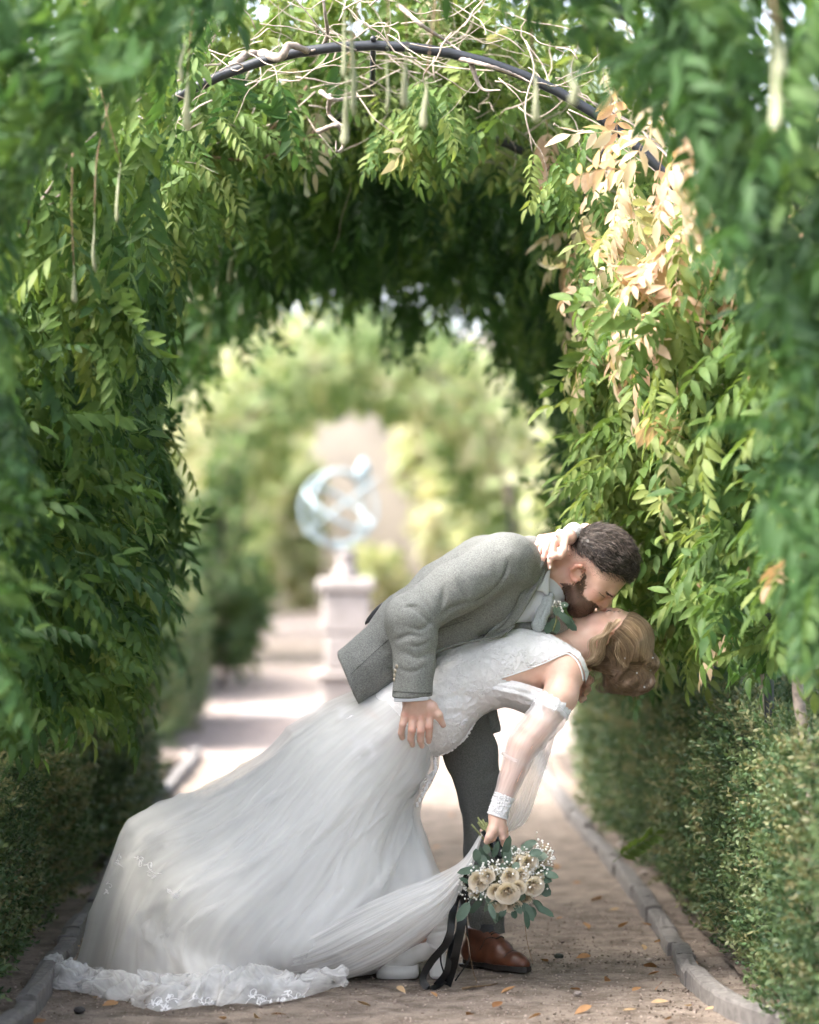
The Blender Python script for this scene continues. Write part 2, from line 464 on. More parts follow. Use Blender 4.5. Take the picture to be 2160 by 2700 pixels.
M_core = plain('dark_twigs', (.030, .048, .024), .95, .5, 40, .9, .02)
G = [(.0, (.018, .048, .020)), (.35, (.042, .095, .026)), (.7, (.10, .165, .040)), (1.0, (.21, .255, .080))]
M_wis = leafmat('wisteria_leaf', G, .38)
M_tan = leafmat('dry_wisteria_leaf', [(0, (.44, .27, .17)), (.35, (.54, .39, .28)), (.7, (.46, .41, .27)), (1, (.25, .28, .11))], .4, .55, 1.15)
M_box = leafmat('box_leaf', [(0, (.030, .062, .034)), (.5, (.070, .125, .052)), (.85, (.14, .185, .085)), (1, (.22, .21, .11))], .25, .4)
M_tree = leafmat('tree_leaf', [(0, (.055, .095, .04)), (.45, (.145, .215, .085)), (.8, (.30, .345, .18)), (1, (.46, .44, .31))], .42)  # lightened towards cream: background glow put into the leaf colour
M_dry = leafmat('fallen_leaf', [(0, (.22, .10, .045)), (.5, (.38, .21, .10)), (1, (.48, .36, .22))], .2, .6, 1.1)

# ground, beds, path, court ------------------------------------------------
def sheet(name, x0, x1, y0, y1, z, mat, nx=2, ny=2, amp=0., fr=3.0, **k):
    xs = np.linspace(x0, x1, nx); ys = np.linspace(y0, y1, ny); X, Y = np.meshgrid(xs, ys, indexing='ij')
    P = np.stack([X, Y, np.full_like(X, z)], -1).reshape(-1, 3)
    if amp: P[:, 2] += amp * vnoise(P * fr, 3) + amp * .5 * vnoise(P * fr * 4.1, 5)
    return obj(name, P, gridF(nx, ny)[:, ::-1], mat, **k)
M_lawn = plain('lawn_grass', (.07, .11, .03), .95, .4, 6, .6, .02)
sheet('ground', -700, 700, -400, 1200, -.06, M_lawn, label='wide green lawn ground around the garden', kind='structure')
sheet('path', -1.32, 1.32, -10, 9.0, 0, M_path, 90, 640, .006, 5, label='trodden gravel path between the kerbs', kind='structure')
sheet('court_ground', -7, 7, 9.0, 21, -.004, M_court, 30, 30, .006, 2, label='sunlit pale gravel court around the pedestal', kind='structure')
sheet('far_path', -1.5, 1.5, 21, 70, -.001, M_court, 4, 40, .006, 2, label='pale gravel path leading on behind the pedestal', kind='structure')
def bed(name, s, y0, y1, lab):
    xs = np.linspace(1.06, 4.0, 24) * s; ys = np.linspace(y0, y1, 160); X, Y = np.meshgrid(xs, ys, indexing='ij')
    P = np.stack([X, Y, np.full_like(X, .035)], -1).reshape(-1, 3); P[:, 2] += .014 * vnoise(P * 9, 2) + .008 * vnoise(P * 31, 8)
    F = gridF(24, 160); obj(name, P, F if s < 0 else F[:, ::-1], M_soil, label=lab, kind='structure')
bed('soil_bed', 1, -9, 8.8, 'dark soil bed under the right hedge'); bed('soil_bed', -1, -9, 8.8, 'dark soil bed under the left hedge')

# kerbs ---------------------------------------------------------------------
rk = np.array([Wg(*p, .05) for p in ((1888, 2607), (1770, 2452), (1649, 2290), (1499, 2116), (1430, 2019))])
rk = np.vstack([[1.32, -6.5, .05], [1.22, -3.2, .05], [1.16, -1.5, .05], rk, [1.0, rk[-1][1] + 2, .05], [1.0, 9.0, .05]])
lk = np.array([Wg(*p, .05) for p in ((25, 2677), (83, 2614), (167, 2485), (209, 2422), (259, 2364))])
lk = np.vstack([[-1.12, -6.5, .05], [-1.04, -2.5, .05], lk, [-.98, 4, .05], [-.98, 9, .05]])
def kerb(name, ctl, lab, seed):
    rng = np.random.default_rng(seed); C = crv(ctl, 900); s = np.r_[0, np.cumsum(np.linalg.norm(np.diff(C, axis=0), axis=1))]
    root = empty(name, (C[0][0], C[0][1], 0), label=lab, cat='kerb')
    a = 0.0
    while a < s[-1] - .2:
        ln = rng.choice([.2, .28, .36, .46]) * rng.uniform(.9, 1.1); b = min(a + ln, s[-1]); g = .0075
        q = np.array([[np.interp(u, s, C[:, i]) for i in range(3)] for u in np.linspace(a + g, b - g, 5)])
        dz = rng.uniform(-.009, .009); dx = rng.uniform(-.006, .006)
        prof = [(-.027, -.09), (-.028, -.010), (-.024, -.001), (-.013, .002), (0, .003), (.013, .002), (.024, -.001), (.028, -.010), (.027, -.09)]
        V = []
        for i, p in enumerate(q):
            T = q[min(i + 1, 4)] - q[max(i - 1, 0)]; T /= np.linalg.norm(T); nx, ny = T[1], -T[0]
            for (u, z) in prof:
                e = .006 if i in (0, 4) else 0
                V.append((p[0] + nx * (u * (1 - e * 3) + dx) + rng.normal(0, .0012), p[1] + ny * u + rng.normal(0, .001), .05 + z * (1 - .15 * (e > 0)) + dz * (z > -.05) + rng.normal(0, .0012)))
        n = len(prof); F = [(i * n + j, i * n + j + 1, (i + 1) * n + j + 1, (i + 1) * n + j) for i in range(4) for j in range(n - 1)] + [tuple(range(n - 1, -1, -1)), tuple(4 * n + j for j in range(n))]
        obj('kerb_stone', V, F, M_kerb, root, smooth=False); a = b
kerb('path_kerb', rk, 'grey rounded stone kerb along the right side of the path', 3)
kerb('path_kerb', lk, 'grey rounded stone kerb along the left side of the path', 4)

# hedges --------------------------------------------------------------------
SPR = [sprig(np.random.default_rng(i)) for i in range(5)]
PSPR = Pieces('sprig', SPR, [M_box], 4)
def hedge(s, y0, y1, x0, x1, top, n, lab, seed, nobj=260, scale=1.0, tl=(.2, 1.1)):
    rng = np.random.default_rng(seed); root = empty('box_hedge', ((x0 + x1) / 2 * s, (y0 + y1) / 2, .03), label=lab, cat='hedge')
    # woody dark core
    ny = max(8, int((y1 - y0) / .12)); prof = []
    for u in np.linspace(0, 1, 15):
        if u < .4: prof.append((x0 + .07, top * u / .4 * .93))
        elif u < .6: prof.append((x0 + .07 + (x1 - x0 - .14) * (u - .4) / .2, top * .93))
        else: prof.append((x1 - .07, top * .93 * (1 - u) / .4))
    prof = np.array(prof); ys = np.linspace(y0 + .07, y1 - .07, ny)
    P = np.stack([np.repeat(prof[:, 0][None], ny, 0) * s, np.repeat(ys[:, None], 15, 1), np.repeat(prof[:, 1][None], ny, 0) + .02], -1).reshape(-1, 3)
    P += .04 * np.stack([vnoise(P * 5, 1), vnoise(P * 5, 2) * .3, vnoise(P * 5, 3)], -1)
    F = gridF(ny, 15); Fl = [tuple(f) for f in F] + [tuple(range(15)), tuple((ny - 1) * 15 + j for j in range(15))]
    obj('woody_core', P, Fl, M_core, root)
    # sprigs over inner face, top and ends
    A_in, A_top = (y1 - y0) * top, (y1 - y0) * (x1 - x0); q = rng.random(n); yy = rng.uniform(y0, y1, n)
    face = q < .62; end = (q > .95)
    zz = np.where(face, top * rng.random(n) ** .85, top); xx = np.where(face, x0, rng.uniform(x0, x1, n))
    yy = np.where(end, y0, yy); zz = np.where(end, top * rng.random(n), zz)
    P = np.stack([xx, yy, zz], -1)
    b = vnoise(np.stack([yy * 2.2, zz * 3, xx], -1), seed) * .05 + vnoise(np.stack([yy * 7, zz * 8, xx * 7], -1), seed + 1) * .03
    nrm = np.where(face[:, None], [[-1., 0, .12]], [[0., 0, 1]]); nrm = np.where(end[:, None], [[0., -1, .1]], nrm)
    rc = np.clip((zz - top + .12) / .12, 0, 1) * face; P[:, 0] += rc * .05                     # rounded shoulder
    P += nrm * (b + rng.uniform(-.06, .035, n))[:, None]; P[:, 2] = np.maximum(P[:, 2], .05)
    P[:, 0] *= s; nrm = nrm * [[s, 1, 1]]
    d = nrm * 1.0 + rng.normal(0, .55, (n, 3)) + [[0, -.15, .45]]
    up = rng.normal(0, 1, (n, 3)); R = orient(d, up); S = rng.uniform(.75, 1.3, n) * scale
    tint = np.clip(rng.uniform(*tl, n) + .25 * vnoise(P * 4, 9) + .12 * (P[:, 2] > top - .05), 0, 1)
    px, py, dd = project(P); vis = (px > -150) & (px < 2310) & (py > -100) & (py < 2800)
    keep = vis | (rng.random(n) < .12); P, R, S, tint, px, py, dd, vis = P[keep], R[keep], S[keep], tint[keep], px[keep], py[keep], dd[keep], vis[keep]
    sc = np.where(vis, np.abs(dd - D) + rng.random(len(dd)) * .8, 99); sel = np.argsort(sc)[:nobj]
    for i in sel: PSPR.place('sprig', root, P[i], R[i], S[i], tint[i], 0, rng)
    m = np.ones(len(P), bool); m[sel] = False
    V, F, T = scatter(SPR, P[m], R[m], S[m], tint[m], rng); obj('foliage', V, F, M_box, root, attrs={'tint': T}, kind='stuff')
    return root
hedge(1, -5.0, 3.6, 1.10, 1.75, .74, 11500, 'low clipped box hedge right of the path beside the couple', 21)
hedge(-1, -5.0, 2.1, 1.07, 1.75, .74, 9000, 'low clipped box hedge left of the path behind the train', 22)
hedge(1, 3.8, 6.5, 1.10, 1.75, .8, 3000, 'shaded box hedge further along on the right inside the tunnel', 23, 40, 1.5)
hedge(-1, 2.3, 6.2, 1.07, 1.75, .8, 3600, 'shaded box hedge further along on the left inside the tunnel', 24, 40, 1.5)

# pergola -------------------------------------------------------------------
HR, HZ, HX = 1.15, 1.55, .02
def hoop_pt(a, r=HR):                      # a = angle from the right springing, radians
    return np.array((HX + r * math.cos(a), 0, HZ + r * math.sin(a)))
perg = empty('pergola', (HX, 0, 0), label='black metal hooped pergola tunnel carrying the wisteria', cat='pergola')
HY = [-3.2, -1.55, 0.0, 1.5, 3.2, 5.0]
for hy in HY:
    P = [hoop_pt(0) * [1, 1, 0]] + [hoop_pt(0) * [1, 1, z] for z in (.5, .9)] + [hoop_pt(a) for a in np.linspace(0, math.pi, 33)] + [hoop_pt(math.pi) * [1, 1, z] for z in (.9, .5)] + [hoop_pt(math.pi) * [1, 1, 0]]
    P = np.array(P) + [0, hy, 0]; v, f = tube(P, .016, 6, 1.0, (0, 1, 0)); obj('hoop', v, f, M_metal, perg)
for a in np.radians([12, 52, 90, 128, 168]):
    p = hoop_pt(a, HR + .018); v, f = tube([p + [0, -3.25 if abs(a - 1.57) > 1 else -.02, 0], p + [0, 5.05, 0]], .009, 5); obj('rail', v, f, M_metal, perg)

# wisteria ------------------------------------------------------------------
WL = [wisteria_leaf(np.random.default_rng(100 + i), .19 + .022 * (i % 4), 6 + i % 3) for i in range(8)]
PWL = Pieces('leaf', WL, [M_wis, M_tan], 5)
def arc_frame(u, off, sgn):
    """u metres up the profile (from 0 at the springing down negative) on one side; off metres inside the hoop"""
    a = np.clip(u / HR, 0, None); down = np.minimum(u, 0)
    x = (HR - off) * np.cos(a); z = HZ + (HR - off) * np.sin(a) + down
    nin = np.stack([-np.cos(a) * sgn, np.zeros_like(a), -np.sin(a)], -1)
    return np.stack([HX + x * sgn, np.zeros_like(a), z], -1), nin
KPY = np.array([-100, 0, 150, 300, 500, 650, 800, 1000, 1200, 1400, 1600, 1750, 1900, 2050, 2200, 2400])
CLEAR = {'front': ([800, 700, 520, 300, 130, 80, 60, 60, 60, 70, 90, 110, 60, 0, -50, -100], [1180, 1230, 1560, 1740, 1820, 1880, 1930, 1950, 1960, 1960, 1960, 2020, 2200, 2300, 2300, 2300]),
         'beside': ([600, 560, 500, 450, 400, 390, 400, 410, 420, 430, 430, 400, 220, 60, 0, -50], [1380, 1400, 1440, 1470, 1480, 1470, 1540, 1620, 1680, 1740, 1770, 1850, 2300, 2300, 2300, 2300]),
         'behind': ([640, 600, 520, 470, 450, 440, 450, 450, 480, 500, 510, 500, 460, 400, 300, 200], [1400, 1420, 1450, 1440, 1400, 1410, 1440, 1470, 1480, 1490, 1520, 1580, 1800, 2000, 2100, 2200]),
         'end': ([560, 560, 560, 560, 560, 560, 470, 390, 470, 490, 500, 480, 440, 400, 350, 300], [1400] * 11 + [1500, 1700, 1900, 2200, 2300])}
def in_clear(P):
    """True where growth would hang into the open middle of the walk"""
    px, py, d = project(P); out = np.zeros(len(P), bool); y = P[:, 1]; px = px + 75 * vnoise(P * 3.1, 41) + 45 * vnoise(P * 8.3, 42)
    for nm, m in (('front', y < -1.0), ('beside', (y >= -1.0) & (y < .35)), ('behind', (y >= .35) & (y < 2.0)), ('end', (y >= 2.0) & (py > 780))):
        l = np.interp(py, KPY, CLEAR[nm][0]); r = np.interp(py, KPY, CLEAR[nm][1]); out |= m & (px > l) & (px < r) & (py > (420 if nm == 'behind' else -60)) & (py < 2400)
    out |= (y > .2) & (py > 1900) & (px > 600)
    return out
PLANTS = {}
def wisteria(sgn, y0, y1, n, lab, seed, tl=(.15, .6), umax=1.75, nobj=240, dens=None, offr=(-.12, .42), tan=None, zlow=-.75, scale=1.0, big=None):  # tl darkens shaded plants and brightens sunlit ones in the leaf colour itself
    rng = np.random.default_rng(seed); root = empty('wisteria', ((HX + HR * sgn), (y0 + y1) / 2, .03), label=lab, cat='vine')
    u = rng.uniform(zlow, umax, n); y = rng.uniform(y0, y1, n)
    off = offr[0] + (offr[1] - offr[0]) * rng.random(n) ** .8
    off += .13 * vnoise(np.stack([u * 2.6, y * 2.0, y * 0 + sgn], -1), seed) + .05 * vnoise(np.stack([u * 7, y * 6, y * 0], -1), seed + 3)
    P, nin = arc_frame(u, off, sgn); P[:, 1] += y
    if dens is not None: k = rng.random(n) < dens(u, y, P); P, nin, u, y, off = P[k], nin[k], u[k], y[k], off[k]; n = len(P)
    up_arc = np.clip(u / 1.2, 0, 1)[:, None]
    d = nin * (.85 - .3 * up_arc) + [[0, -.34, -.16]] + rng.normal(0, .55, (n, 3)); d[:, 2] -= .06 + .25 * up_arc[:, 0]
    upv = nin * .55 + [[0, -.3, .9]] + rng.normal(0, .3, (n, 3)); R = orient(d, upv)
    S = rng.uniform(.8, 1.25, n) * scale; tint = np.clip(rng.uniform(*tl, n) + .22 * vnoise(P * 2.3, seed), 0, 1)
    bad = in_clear(P)
    for fr in (.09, .17, .23): bad |= in_clear(P + (R[:, :, 0] - R[:, :, 2] * fr) * (S * fr)[:, None])
    P, R, S, tint, off, y = P[~bad], R[~bad], S[~bad], tint[~bad], off[~bad], y[~bad]; n = len(P)
    mi = np.zeros(n, int)
    if tan is not None: mi = (rng.random(n) < tan(P)).astype(int); tint = np.where(mi == 1, rng.random(n), tint)
    tip = P + R[:, :, 0] * S[:, None] * .15; px, py, dd = project(tip)
    vis = (px > -120) & (px < 2280) & (py > -120) & (py < 2300)
    keep = vis | (rng.random(n) < (.8 if big is None else big))
    P, R, S, tint, mi, off, dd, vis = P[keep], R[keep], S[keep], tint[keep], mi[keep], off[keep], dd[keep], vis[keep]
    sc = np.where(vis, off - .01 * dd + (mi == 1) * .15, -9); sel = np.argsort(-sc)[:nobj]
    for i in sel: PWL.place('leaf', root, P[i], R[i], S[i], tint[i], mi[i], rng)
    m = np.ones(len(P), bool); m[sel] = False
    for q, nm, mt in ((0, 'foliage', M_wis), (1, 'dry_foliage', M_tan)):
        mm = m & (mi == q)
        if mm.any(): V, F, T = scatter(WL, P[mm], R[mm], S[mm], tint[mm], rng); obj(nm, V, F, mt, root, attrs={'tint': T}, kind='stuff')
    # climbing stems from the ground up the hoop
    for k in range(3):
        ys = rng.uniform(y0 + .1, y1 - .1); us = np.linspace(-1.5, umax * rng.uniform(.45, .75), 14)
        q, _ = arc_frame(us, np.full(14, -.02) + .07 * rng.normal(0, 1, 14).cumsum() * .25, sgn); q[:, 1] += ys + .1 * np.cumsum(rng.normal(0, .5, 14)) * .6
        v, f = tube(crv(q, 50), np.linspace(1, .08, 50) ** .8 * .022 * rng.uniform(.6, 1.1), 6); obj('stem', v, f, M_bark, root)
    PLANTS[lab] = root
    return root
def gap(u, y, P):
    """light falls in through the bare stretch of roof over the couple"""
    return np.where(u > .95, .06, np.where(u > .7, .5, 1.0))
def gap_left(u, y, P): return np.where(u > 1.5, .05, 1.0)
tanp = lambda P: np.where((P[:, 1] > -1.2) & (P[:, 2] < 2.68), np.where(P[:, 2] > 2.02, .70, np.where(P[:, 2] > 1.82, .22, .02)), .01)
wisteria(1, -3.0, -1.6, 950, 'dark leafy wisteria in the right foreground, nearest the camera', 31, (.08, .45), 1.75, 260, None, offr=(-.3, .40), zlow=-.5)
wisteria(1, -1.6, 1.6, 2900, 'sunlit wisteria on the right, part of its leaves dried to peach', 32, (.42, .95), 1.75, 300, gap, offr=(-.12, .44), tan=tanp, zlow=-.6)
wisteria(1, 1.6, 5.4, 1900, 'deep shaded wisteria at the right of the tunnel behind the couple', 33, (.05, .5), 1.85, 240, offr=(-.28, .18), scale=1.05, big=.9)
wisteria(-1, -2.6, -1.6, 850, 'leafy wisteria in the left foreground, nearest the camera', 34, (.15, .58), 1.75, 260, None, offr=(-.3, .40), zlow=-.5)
wisteria(-1, -1.6, 1.6, 3600, 'wisteria on the left with lit tips above the train', 35, (.20, .78), 1.75, 300, gap_left, offr=(-.25, .44))  # unseen outer leaves thickened to keep sun dapples off the couple
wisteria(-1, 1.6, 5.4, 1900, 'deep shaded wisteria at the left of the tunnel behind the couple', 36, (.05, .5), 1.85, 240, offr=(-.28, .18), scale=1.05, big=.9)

# bare sunlit crown of twigs over the roof gap ------------------------------
def twigs():
    rng = np.random.default_rng(51); root = empty('bare_vine', (0, .4, 2.72), label='bare pale vine twigs tangled over the top of the hoop', cat='vine')
    def one(p, d, ln, r, seg=7, wob=.3):
        Q = [np.array(p, float)]; d = np.array(d, float)
        for i in range(seg): d = d + rng.normal(0, wob, 3); d /= np.linalg.norm(d); Q.append(Q[-1] + d * ln / seg)
        return crv(Q, seg * 2), r
    mb = MB()
    for i in range(210):
        a = rng.normal(math.radians(86), math.radians(26)); y = rng.uniform(-.5, 1.9); p = hoop_pt(a, HR + rng.uniform(-.05, .16)) + [0, y, 0]
        t = np.array((-math.sin(a), 0, math.cos(a))) * rng.choice([-1, 1]); d = t + rng.normal(0, .5, 3) + [0, 0, .12]
        Q, r = one(p, d, rng.uniform(.15, .5), rng.uniform(.001, .0032)); v, f = tube(Q, np.linspace(r, r * .4, len(Q)), 4)
        if i < 90: obj('twig', v, f, M_twig, root)
        else: mb.add(v, f)
    o = mb.build('fine_twigs', M_twig, root); o['kind'] = 'stuff'
    for k, pts in enumerate((((690, 140), (740, 150), (762, 118), (800, 128), (830, 142), (862, 96), (858, 40), (850, -20)), ((610, 175), (660, 140), (720, 152), (765, 148), (830, 130)),
                ((1050, 10), (1110, 62), (1180, 108), (1240, 152)), ((1200, 150), (1290, 172), (1360, 196), (1400, 215)), ((845, 240), (880, 262), (930, 255), (990, 250)),
                ((870, 250), (868, 300), (905, 330), (915, 300)), ((1240, 160), (1270, 230), (1320, 236)), ((840, 345), (890, 330), (905, 380), (888, 400), (886, 370)))):
        Q = crv([W(a, b, rng.uniform(-.1, .12) + (.25 if k in (4, 5, 7) else 0)) for a, b in pts], 40); v, f = tube(Q, (np.linspace(.012, .003, 40) * (1.2 if k < 2 else .7)) * (1 + .18 * np.sin(np.arange(40) * 1.9 + k) * rng.random(40)), 7); obj('branch', v, f, M_bark, root)
    for pts in (((500, 405), (640, 420), (760, 395), (830, 345)), ((640, 400), (700, 350), (770, 290), (810, 225)), ((735, 385), (750, 320), (790, 270))):
        Q = crv([W(a, b, .9) for a, b in pts], 30); v, f = tube(Q, .005, 6); obj('shoot', v, f, M_stem, root)
twigs()
def crown_leaves():
    rng = np.random.default_rng(61); root = empty('wisteria', (0, 3, 2.75), label='sunlit yellow-green wisteria tops lying over the tunnel roof', cat='vine'); n = 2200
    a = rng.normal(math.radians(88), math.radians(34), n); y = 1.0 + 4.2 * rng.random(n) ** 1.5; r = HR + rng.uniform(.0, .55, n)
    P = np.stack([HX + r * np.cos(a), y, HZ + r * np.sin(a)], -1); d = rng.normal(0, .7, (n, 3)) + [[0, -.8, -.1]]; up = rng.normal(0, .4, (n, 3)) + [[0, 0, 1]]
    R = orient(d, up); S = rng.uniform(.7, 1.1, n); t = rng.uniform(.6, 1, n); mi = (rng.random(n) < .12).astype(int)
    sel = np.argsort(y)[:150]
    for i in sel: PWL.place('leaf', root, P[i], R[i], S[i], t[i], mi[i], rng)
    m = np.ones(n, bool); m[sel] = False
    V, F, T = scatter(WL, P[m], R[m], S[m], t[m], rng); obj('foliage', V, F, M_wis, root, attrs={'tint': T}, kind='stuff')
    # hanging spray just right of the middle, and tufts under the hoop on the left
    for (px, py, yy, k, dn) in ((1130, 250, .55, 26, 1.), (1190, 300, .6, 20, 1.), (1050, 300, .7, 16, 1.), (640, 250, .9, 26, .4), (560, 300, .8, 22, .5), (720, 330, 1.0, 18, .5), (1500, 420, .5, 20, .9), (470, 420, .3, 22, .7), (560, 480, .9, 20, .9), (450, 560, .6, 18, .9)):
        for i in range(k):
            p = W(px + rng.normal(0, 38), py + rng.normal(0, 40), yy + rng.normal(0, .12)); d = np.array((rng.normal(0, .55), -.45 + rng.normal(0, .3), -dn + rng.normal(0, .3)))
            R1 = orient(d[None], np.array([[rng.normal(0, .3), -.6, .8]]))[0]; PWL.place('leaf', root, p, R1, rng.uniform(.6, .85), rng.uniform(.45, .95), 0, rng)
    for (px, py, k) in ((560, 800, 16), (640, 720, 14), (700, 700, 10), (870, 690, 12), (960, 700, 10), (1010, 690, 12), (1080, 780, 14), (1180, 700, 12), (1270, 720, 16), (1330, 820, 16), (500, 900, 14), (1390, 900, 14)):
        for i in range(k):
            p = W(px + rng.normal(0, 26), py + rng.normal(0, 45) - 10, 4.9 + rng.normal(0, .25)); d = np.array((rng.normal(0, .4), -.2 + rng.normal(0, .3), -1.))
            PWL.place('leaf', root, p, orient(d[None], np.array([[rng.normal(0, .5), -.8, .3]]))[0], rng.uniform(.8, 1.1), rng.uniform(.1, .5), 0, rng)
crown_leaves()

# hanging seed pods -----------------------------------------------------------
def pods():
    rng = np.random.default_rng(71); root = empty('seed_pod_cluster', (0, -1.4, 2.5), label='long pale green velvety seed pods hanging from the roof', cat='seed pods')
    spots = [(905, -30, 210, -1.7), (930, -60, 310, -1.9), (915, 200, 385, -1.6), (1023, 110, 300, -1.6), (1074, 120, 285, -1.7), (1124, 200, 340, -1.5), (1409, 165, 325, -1.8), (485, 60, 220, -1.7), (494, 190, 345, -1.5),
             (318, 430, 590, -1.3), (250, 560, 720, -1.2), (195, 700, 800, -1.3), (808, 440, 520, .9), (568, 640, 790, 2.4), (580, 560, 700, 2.6), (622, 600, 740, 2.6), (615, 640, 750, 2.5), (500, 740, 800, 2.3), (2040, 60, 340, -3.6), (2062, 90, 200, -3.4), (1510, 150, 280, -2.5), (645, 520, 640, 2.9)]
    for (px, a, b, y) in spots:
        T, B = W(px, a, y), W(px + rng.normal(0, 6), b, y); Q = crv([T, T * .66 + B * .34 + rng.normal(0, .004, 3), T * .3 + B * .7 + rng.normal(0, .004, 3), B], 16)
        s = np.linspace(0, 1, 16); r = np.interp(s, [0, .25, .3, .6, .85, .95, 1], [.0018, .002, .005, .0075, .011, .008, .001]) * (1 + .12 * np.sin(s * 30))
        v, f = tube(Q, r, 8, .45, (rng.normal(), rng.normal(), 0)); obj('pod', v, f, M_pod, root)
        up = np.array((rng.normal(0, .04), rng.normal(0, .05), .28)); v, f = tube(crv([T + up, T + up * .5 + rng.normal(0, .008, 3), T], 8), .0016, 4); obj('stalk', v, f, M_stem, root)
pods()

# court: pedestal with armillary sphere --------------------------------------
PY = 14.0; pc = W(912, 1700, PY)
ped = empty('pedestal', (pc[0], PY, 0), label='pale stone stepped pedestal in the court behind the couple', cat='pedestal')
def pz(py): return float(W(0, py, PY)[2])
sc_ = KK * (D + PY)
for nm, x0, x1, a, b in (('step', 640, 1180, 1868, 1905), ('plinth', 845, 1000, 1785, 1868), ('ledge', 825, 1018, 1768, 1785), ('base', 858, 986, 1672, 1768), ('die', 850, 978, 1560, 1672), ('cap', 835, 990, 1524, 1560)):
    w_ = (x1 - x0) * sc_; cx = ((x0 + x1) / 2 - 966) * sc_; zt, zb = pz(a), max(pz(b), -.02)
    v, f = box((cx, PY, (zt + zb) / 2), (w_, w_, zt - zb - .004), bevel=.02); obj(nm, v, f, M_stone, ped, smooth=False)
v, f = lathe([(.10, pz(1524)), (.11, pz(1515)), (.075, pz(1500)), (.07, pz(1470)), (.09, pz(1458)), (.06, pz(1450))], 20, (pc[0], PY, 0)); obj('neck', v, f, M_stone, ped)
arm = empty('armillary_sphere', (pc[0], PY, pz(1450)), label='pale blue metal armillary sphere on the stone pedestal', cat='sundial')
ac = W(893, 1340, PY); ar = 100 * sc_
def ring(Rm, r, w):
    a = np.linspace(0, 2 * math.pi, 49)[:-1]; P = np.stack([np.cos(a), np.sin(a), 0 * a], -1) * r; V = []
    for dz, dr in ((-w, -.012), (w, -.012), (w, .012), (-w, .012)): V.append(P * (1 + dr / r) + [0, 0, dz])
    V = np.stack(V, 1).reshape(-1, 3) @ Rm.T + ac; F = [(i * 4 + j, i * 4 + (j + 1) % 4, ((i + 1) % 48) * 4 + (j + 1) % 4, ((i + 1) % 48) * 4 + j) for i in range(48) for j in range(4)]
    return V, F
for R_, r_, w_ in ((rotm((1, 0, 0), 1.45), ar, .015), (rotm((0, 0, 1), .8) @ rotm((1, 0, 0), 1.57), ar * .97, .011), (rotm((0, 1, 0), .55) @ rotm((1, 0, 0), .3), ar * .98, .014)):
    v, f = ring(R_, r_, w_); obj('ring', v, f, M_arm, arm)
p0, p1 = ac + np.array((.40, -.1, .30)) * 1.15 * ar / .28 * .62, ac - np.array((.40, -.1, .30)) * ar / .28 * .62
v, f = tube([p0, p1], .014, 6); obj('gnomon', v, f, M_arm, arm)
v, f = lathe([(.005, .16), (.05, .10), (.06, .04), (.03, 0), (.015, -.04)], 12, W(958, 1262, PY)); obj('finial', v, f, M_arm, arm)
v, f = tube(crv([W(880, 1432, PY), W(900, 1448, PY), W(912, 1456, PY)], 8), .04, 8); obj('foot', v, f, M_arm, arm)

# background shrubs, trees, second pergola ------------------------------------
BL = [leaflet(.11, .07, .2, .2, 1) for i in range(3)]; BL = [(v, np.array(f, np.int32)) for v, f in BL]
def cloud(root, c, r, n, rng, mat=M_tree, tl=(.2, .9), size=1.0, name='crown', shell=.55):
    """leaf clumps in an uneven volume"""
    k = max(6, n // 110); C = rng.normal(0, 1, (k, 3)); C /= np.linalg.norm(C, axis=1)[:, None]; C *= (rng.random(k) ** .5 * .85)[:, None]
    i = rng.integers(0, k, n); q = rng.normal(0, 1, (n, 3)); q /= np.linalg.norm(q, axis=1)[:, None]
    P = (C[i] + q * (.33 * rng.random(n) ** shell)[:, None]) * np.array(r) + np.array(c); P[:, 2] = np.maximum(P[:, 2], .03)
    d = q + rng.normal(0, .6, (n, 3)) + [[0, 0, -.3]]; R = orient(d, q + rng.normal(0, .3, (n, 3)) + [[0, 0, .5]])
    ti = np.clip(rng.uniform(*tl, k)[i] + rng.normal(0, .12, n), 0, 1); V, F, T = scatter(BL, P, R, rng.uniform(.7, 1.4, n) * size, ti, rng)
    return obj(name, V, F, mat, root, attrs={'tint': T}, kind='stuff')
def tree(x, y, h, r, n, lab, seed, tl=(.2, .9), size=1.6, zc=None, cat='tree', name='garden_tree', group=None):
    rng = np.random.default_rng(seed); root = empty(name, (x, y, -.05), label=lab, cat=cat)
    if group: root['group'] = group
    zc = zc or h * .62
    Q = crv([(x, y, -.06), (x + .05 * r, y, zc * .4), (x - .05 * r, y + .1, zc * .8), (x, y, zc + .2)], 14); v, f = tube(Q, np.linspace(.05 * r + .05, .03, 14), 8); obj('trunk', v, f, M_trunk, root)
    for k in range(5):
        a = k * 1.256 + rng.random(); e = np.array((x + .7 * r * math.cos(a), y + .7 * r * math.sin(a), zc + r * rng.uniform(-.2, .5)))
        v, f = tube(crv([Q[8], Q[9] * .5 + e * .5 + [0, 0, .1], e], 8), np.linspace(.03 * r + .015, .01, 8), 5); obj('limb', v, f, M_trunk, root)
    cloud(root, (x, y, zc), (r, r, h - zc), n, rng, M_tree, tl, size); return root
def shrub(x, y, r, h, n, lab, seed, tl=(.2, .9), size=1.0, mat=M_tree):
    rng = np.random.default_rng(seed); root = empty('garden_shrub', (x, y, -.03), label=lab, cat='shrub')
    for k in range(4):
        a = k * 1.57; v, f = tube(crv([(x, y, -.05), (x + .2 * r * math.cos(a), y + .2 * r * math.sin(a), h * .4), (x + .6 * r * math.cos(a), y + .6 * r * math.sin(a), h * .8)], 8), np.linspace(.02, .008, 8), 5); obj('stem', v, f, M_trunk, root)
    cloud(root, (x, y, h * .5), (r, r, h * .52), n, rng, mat, tl, size); return root
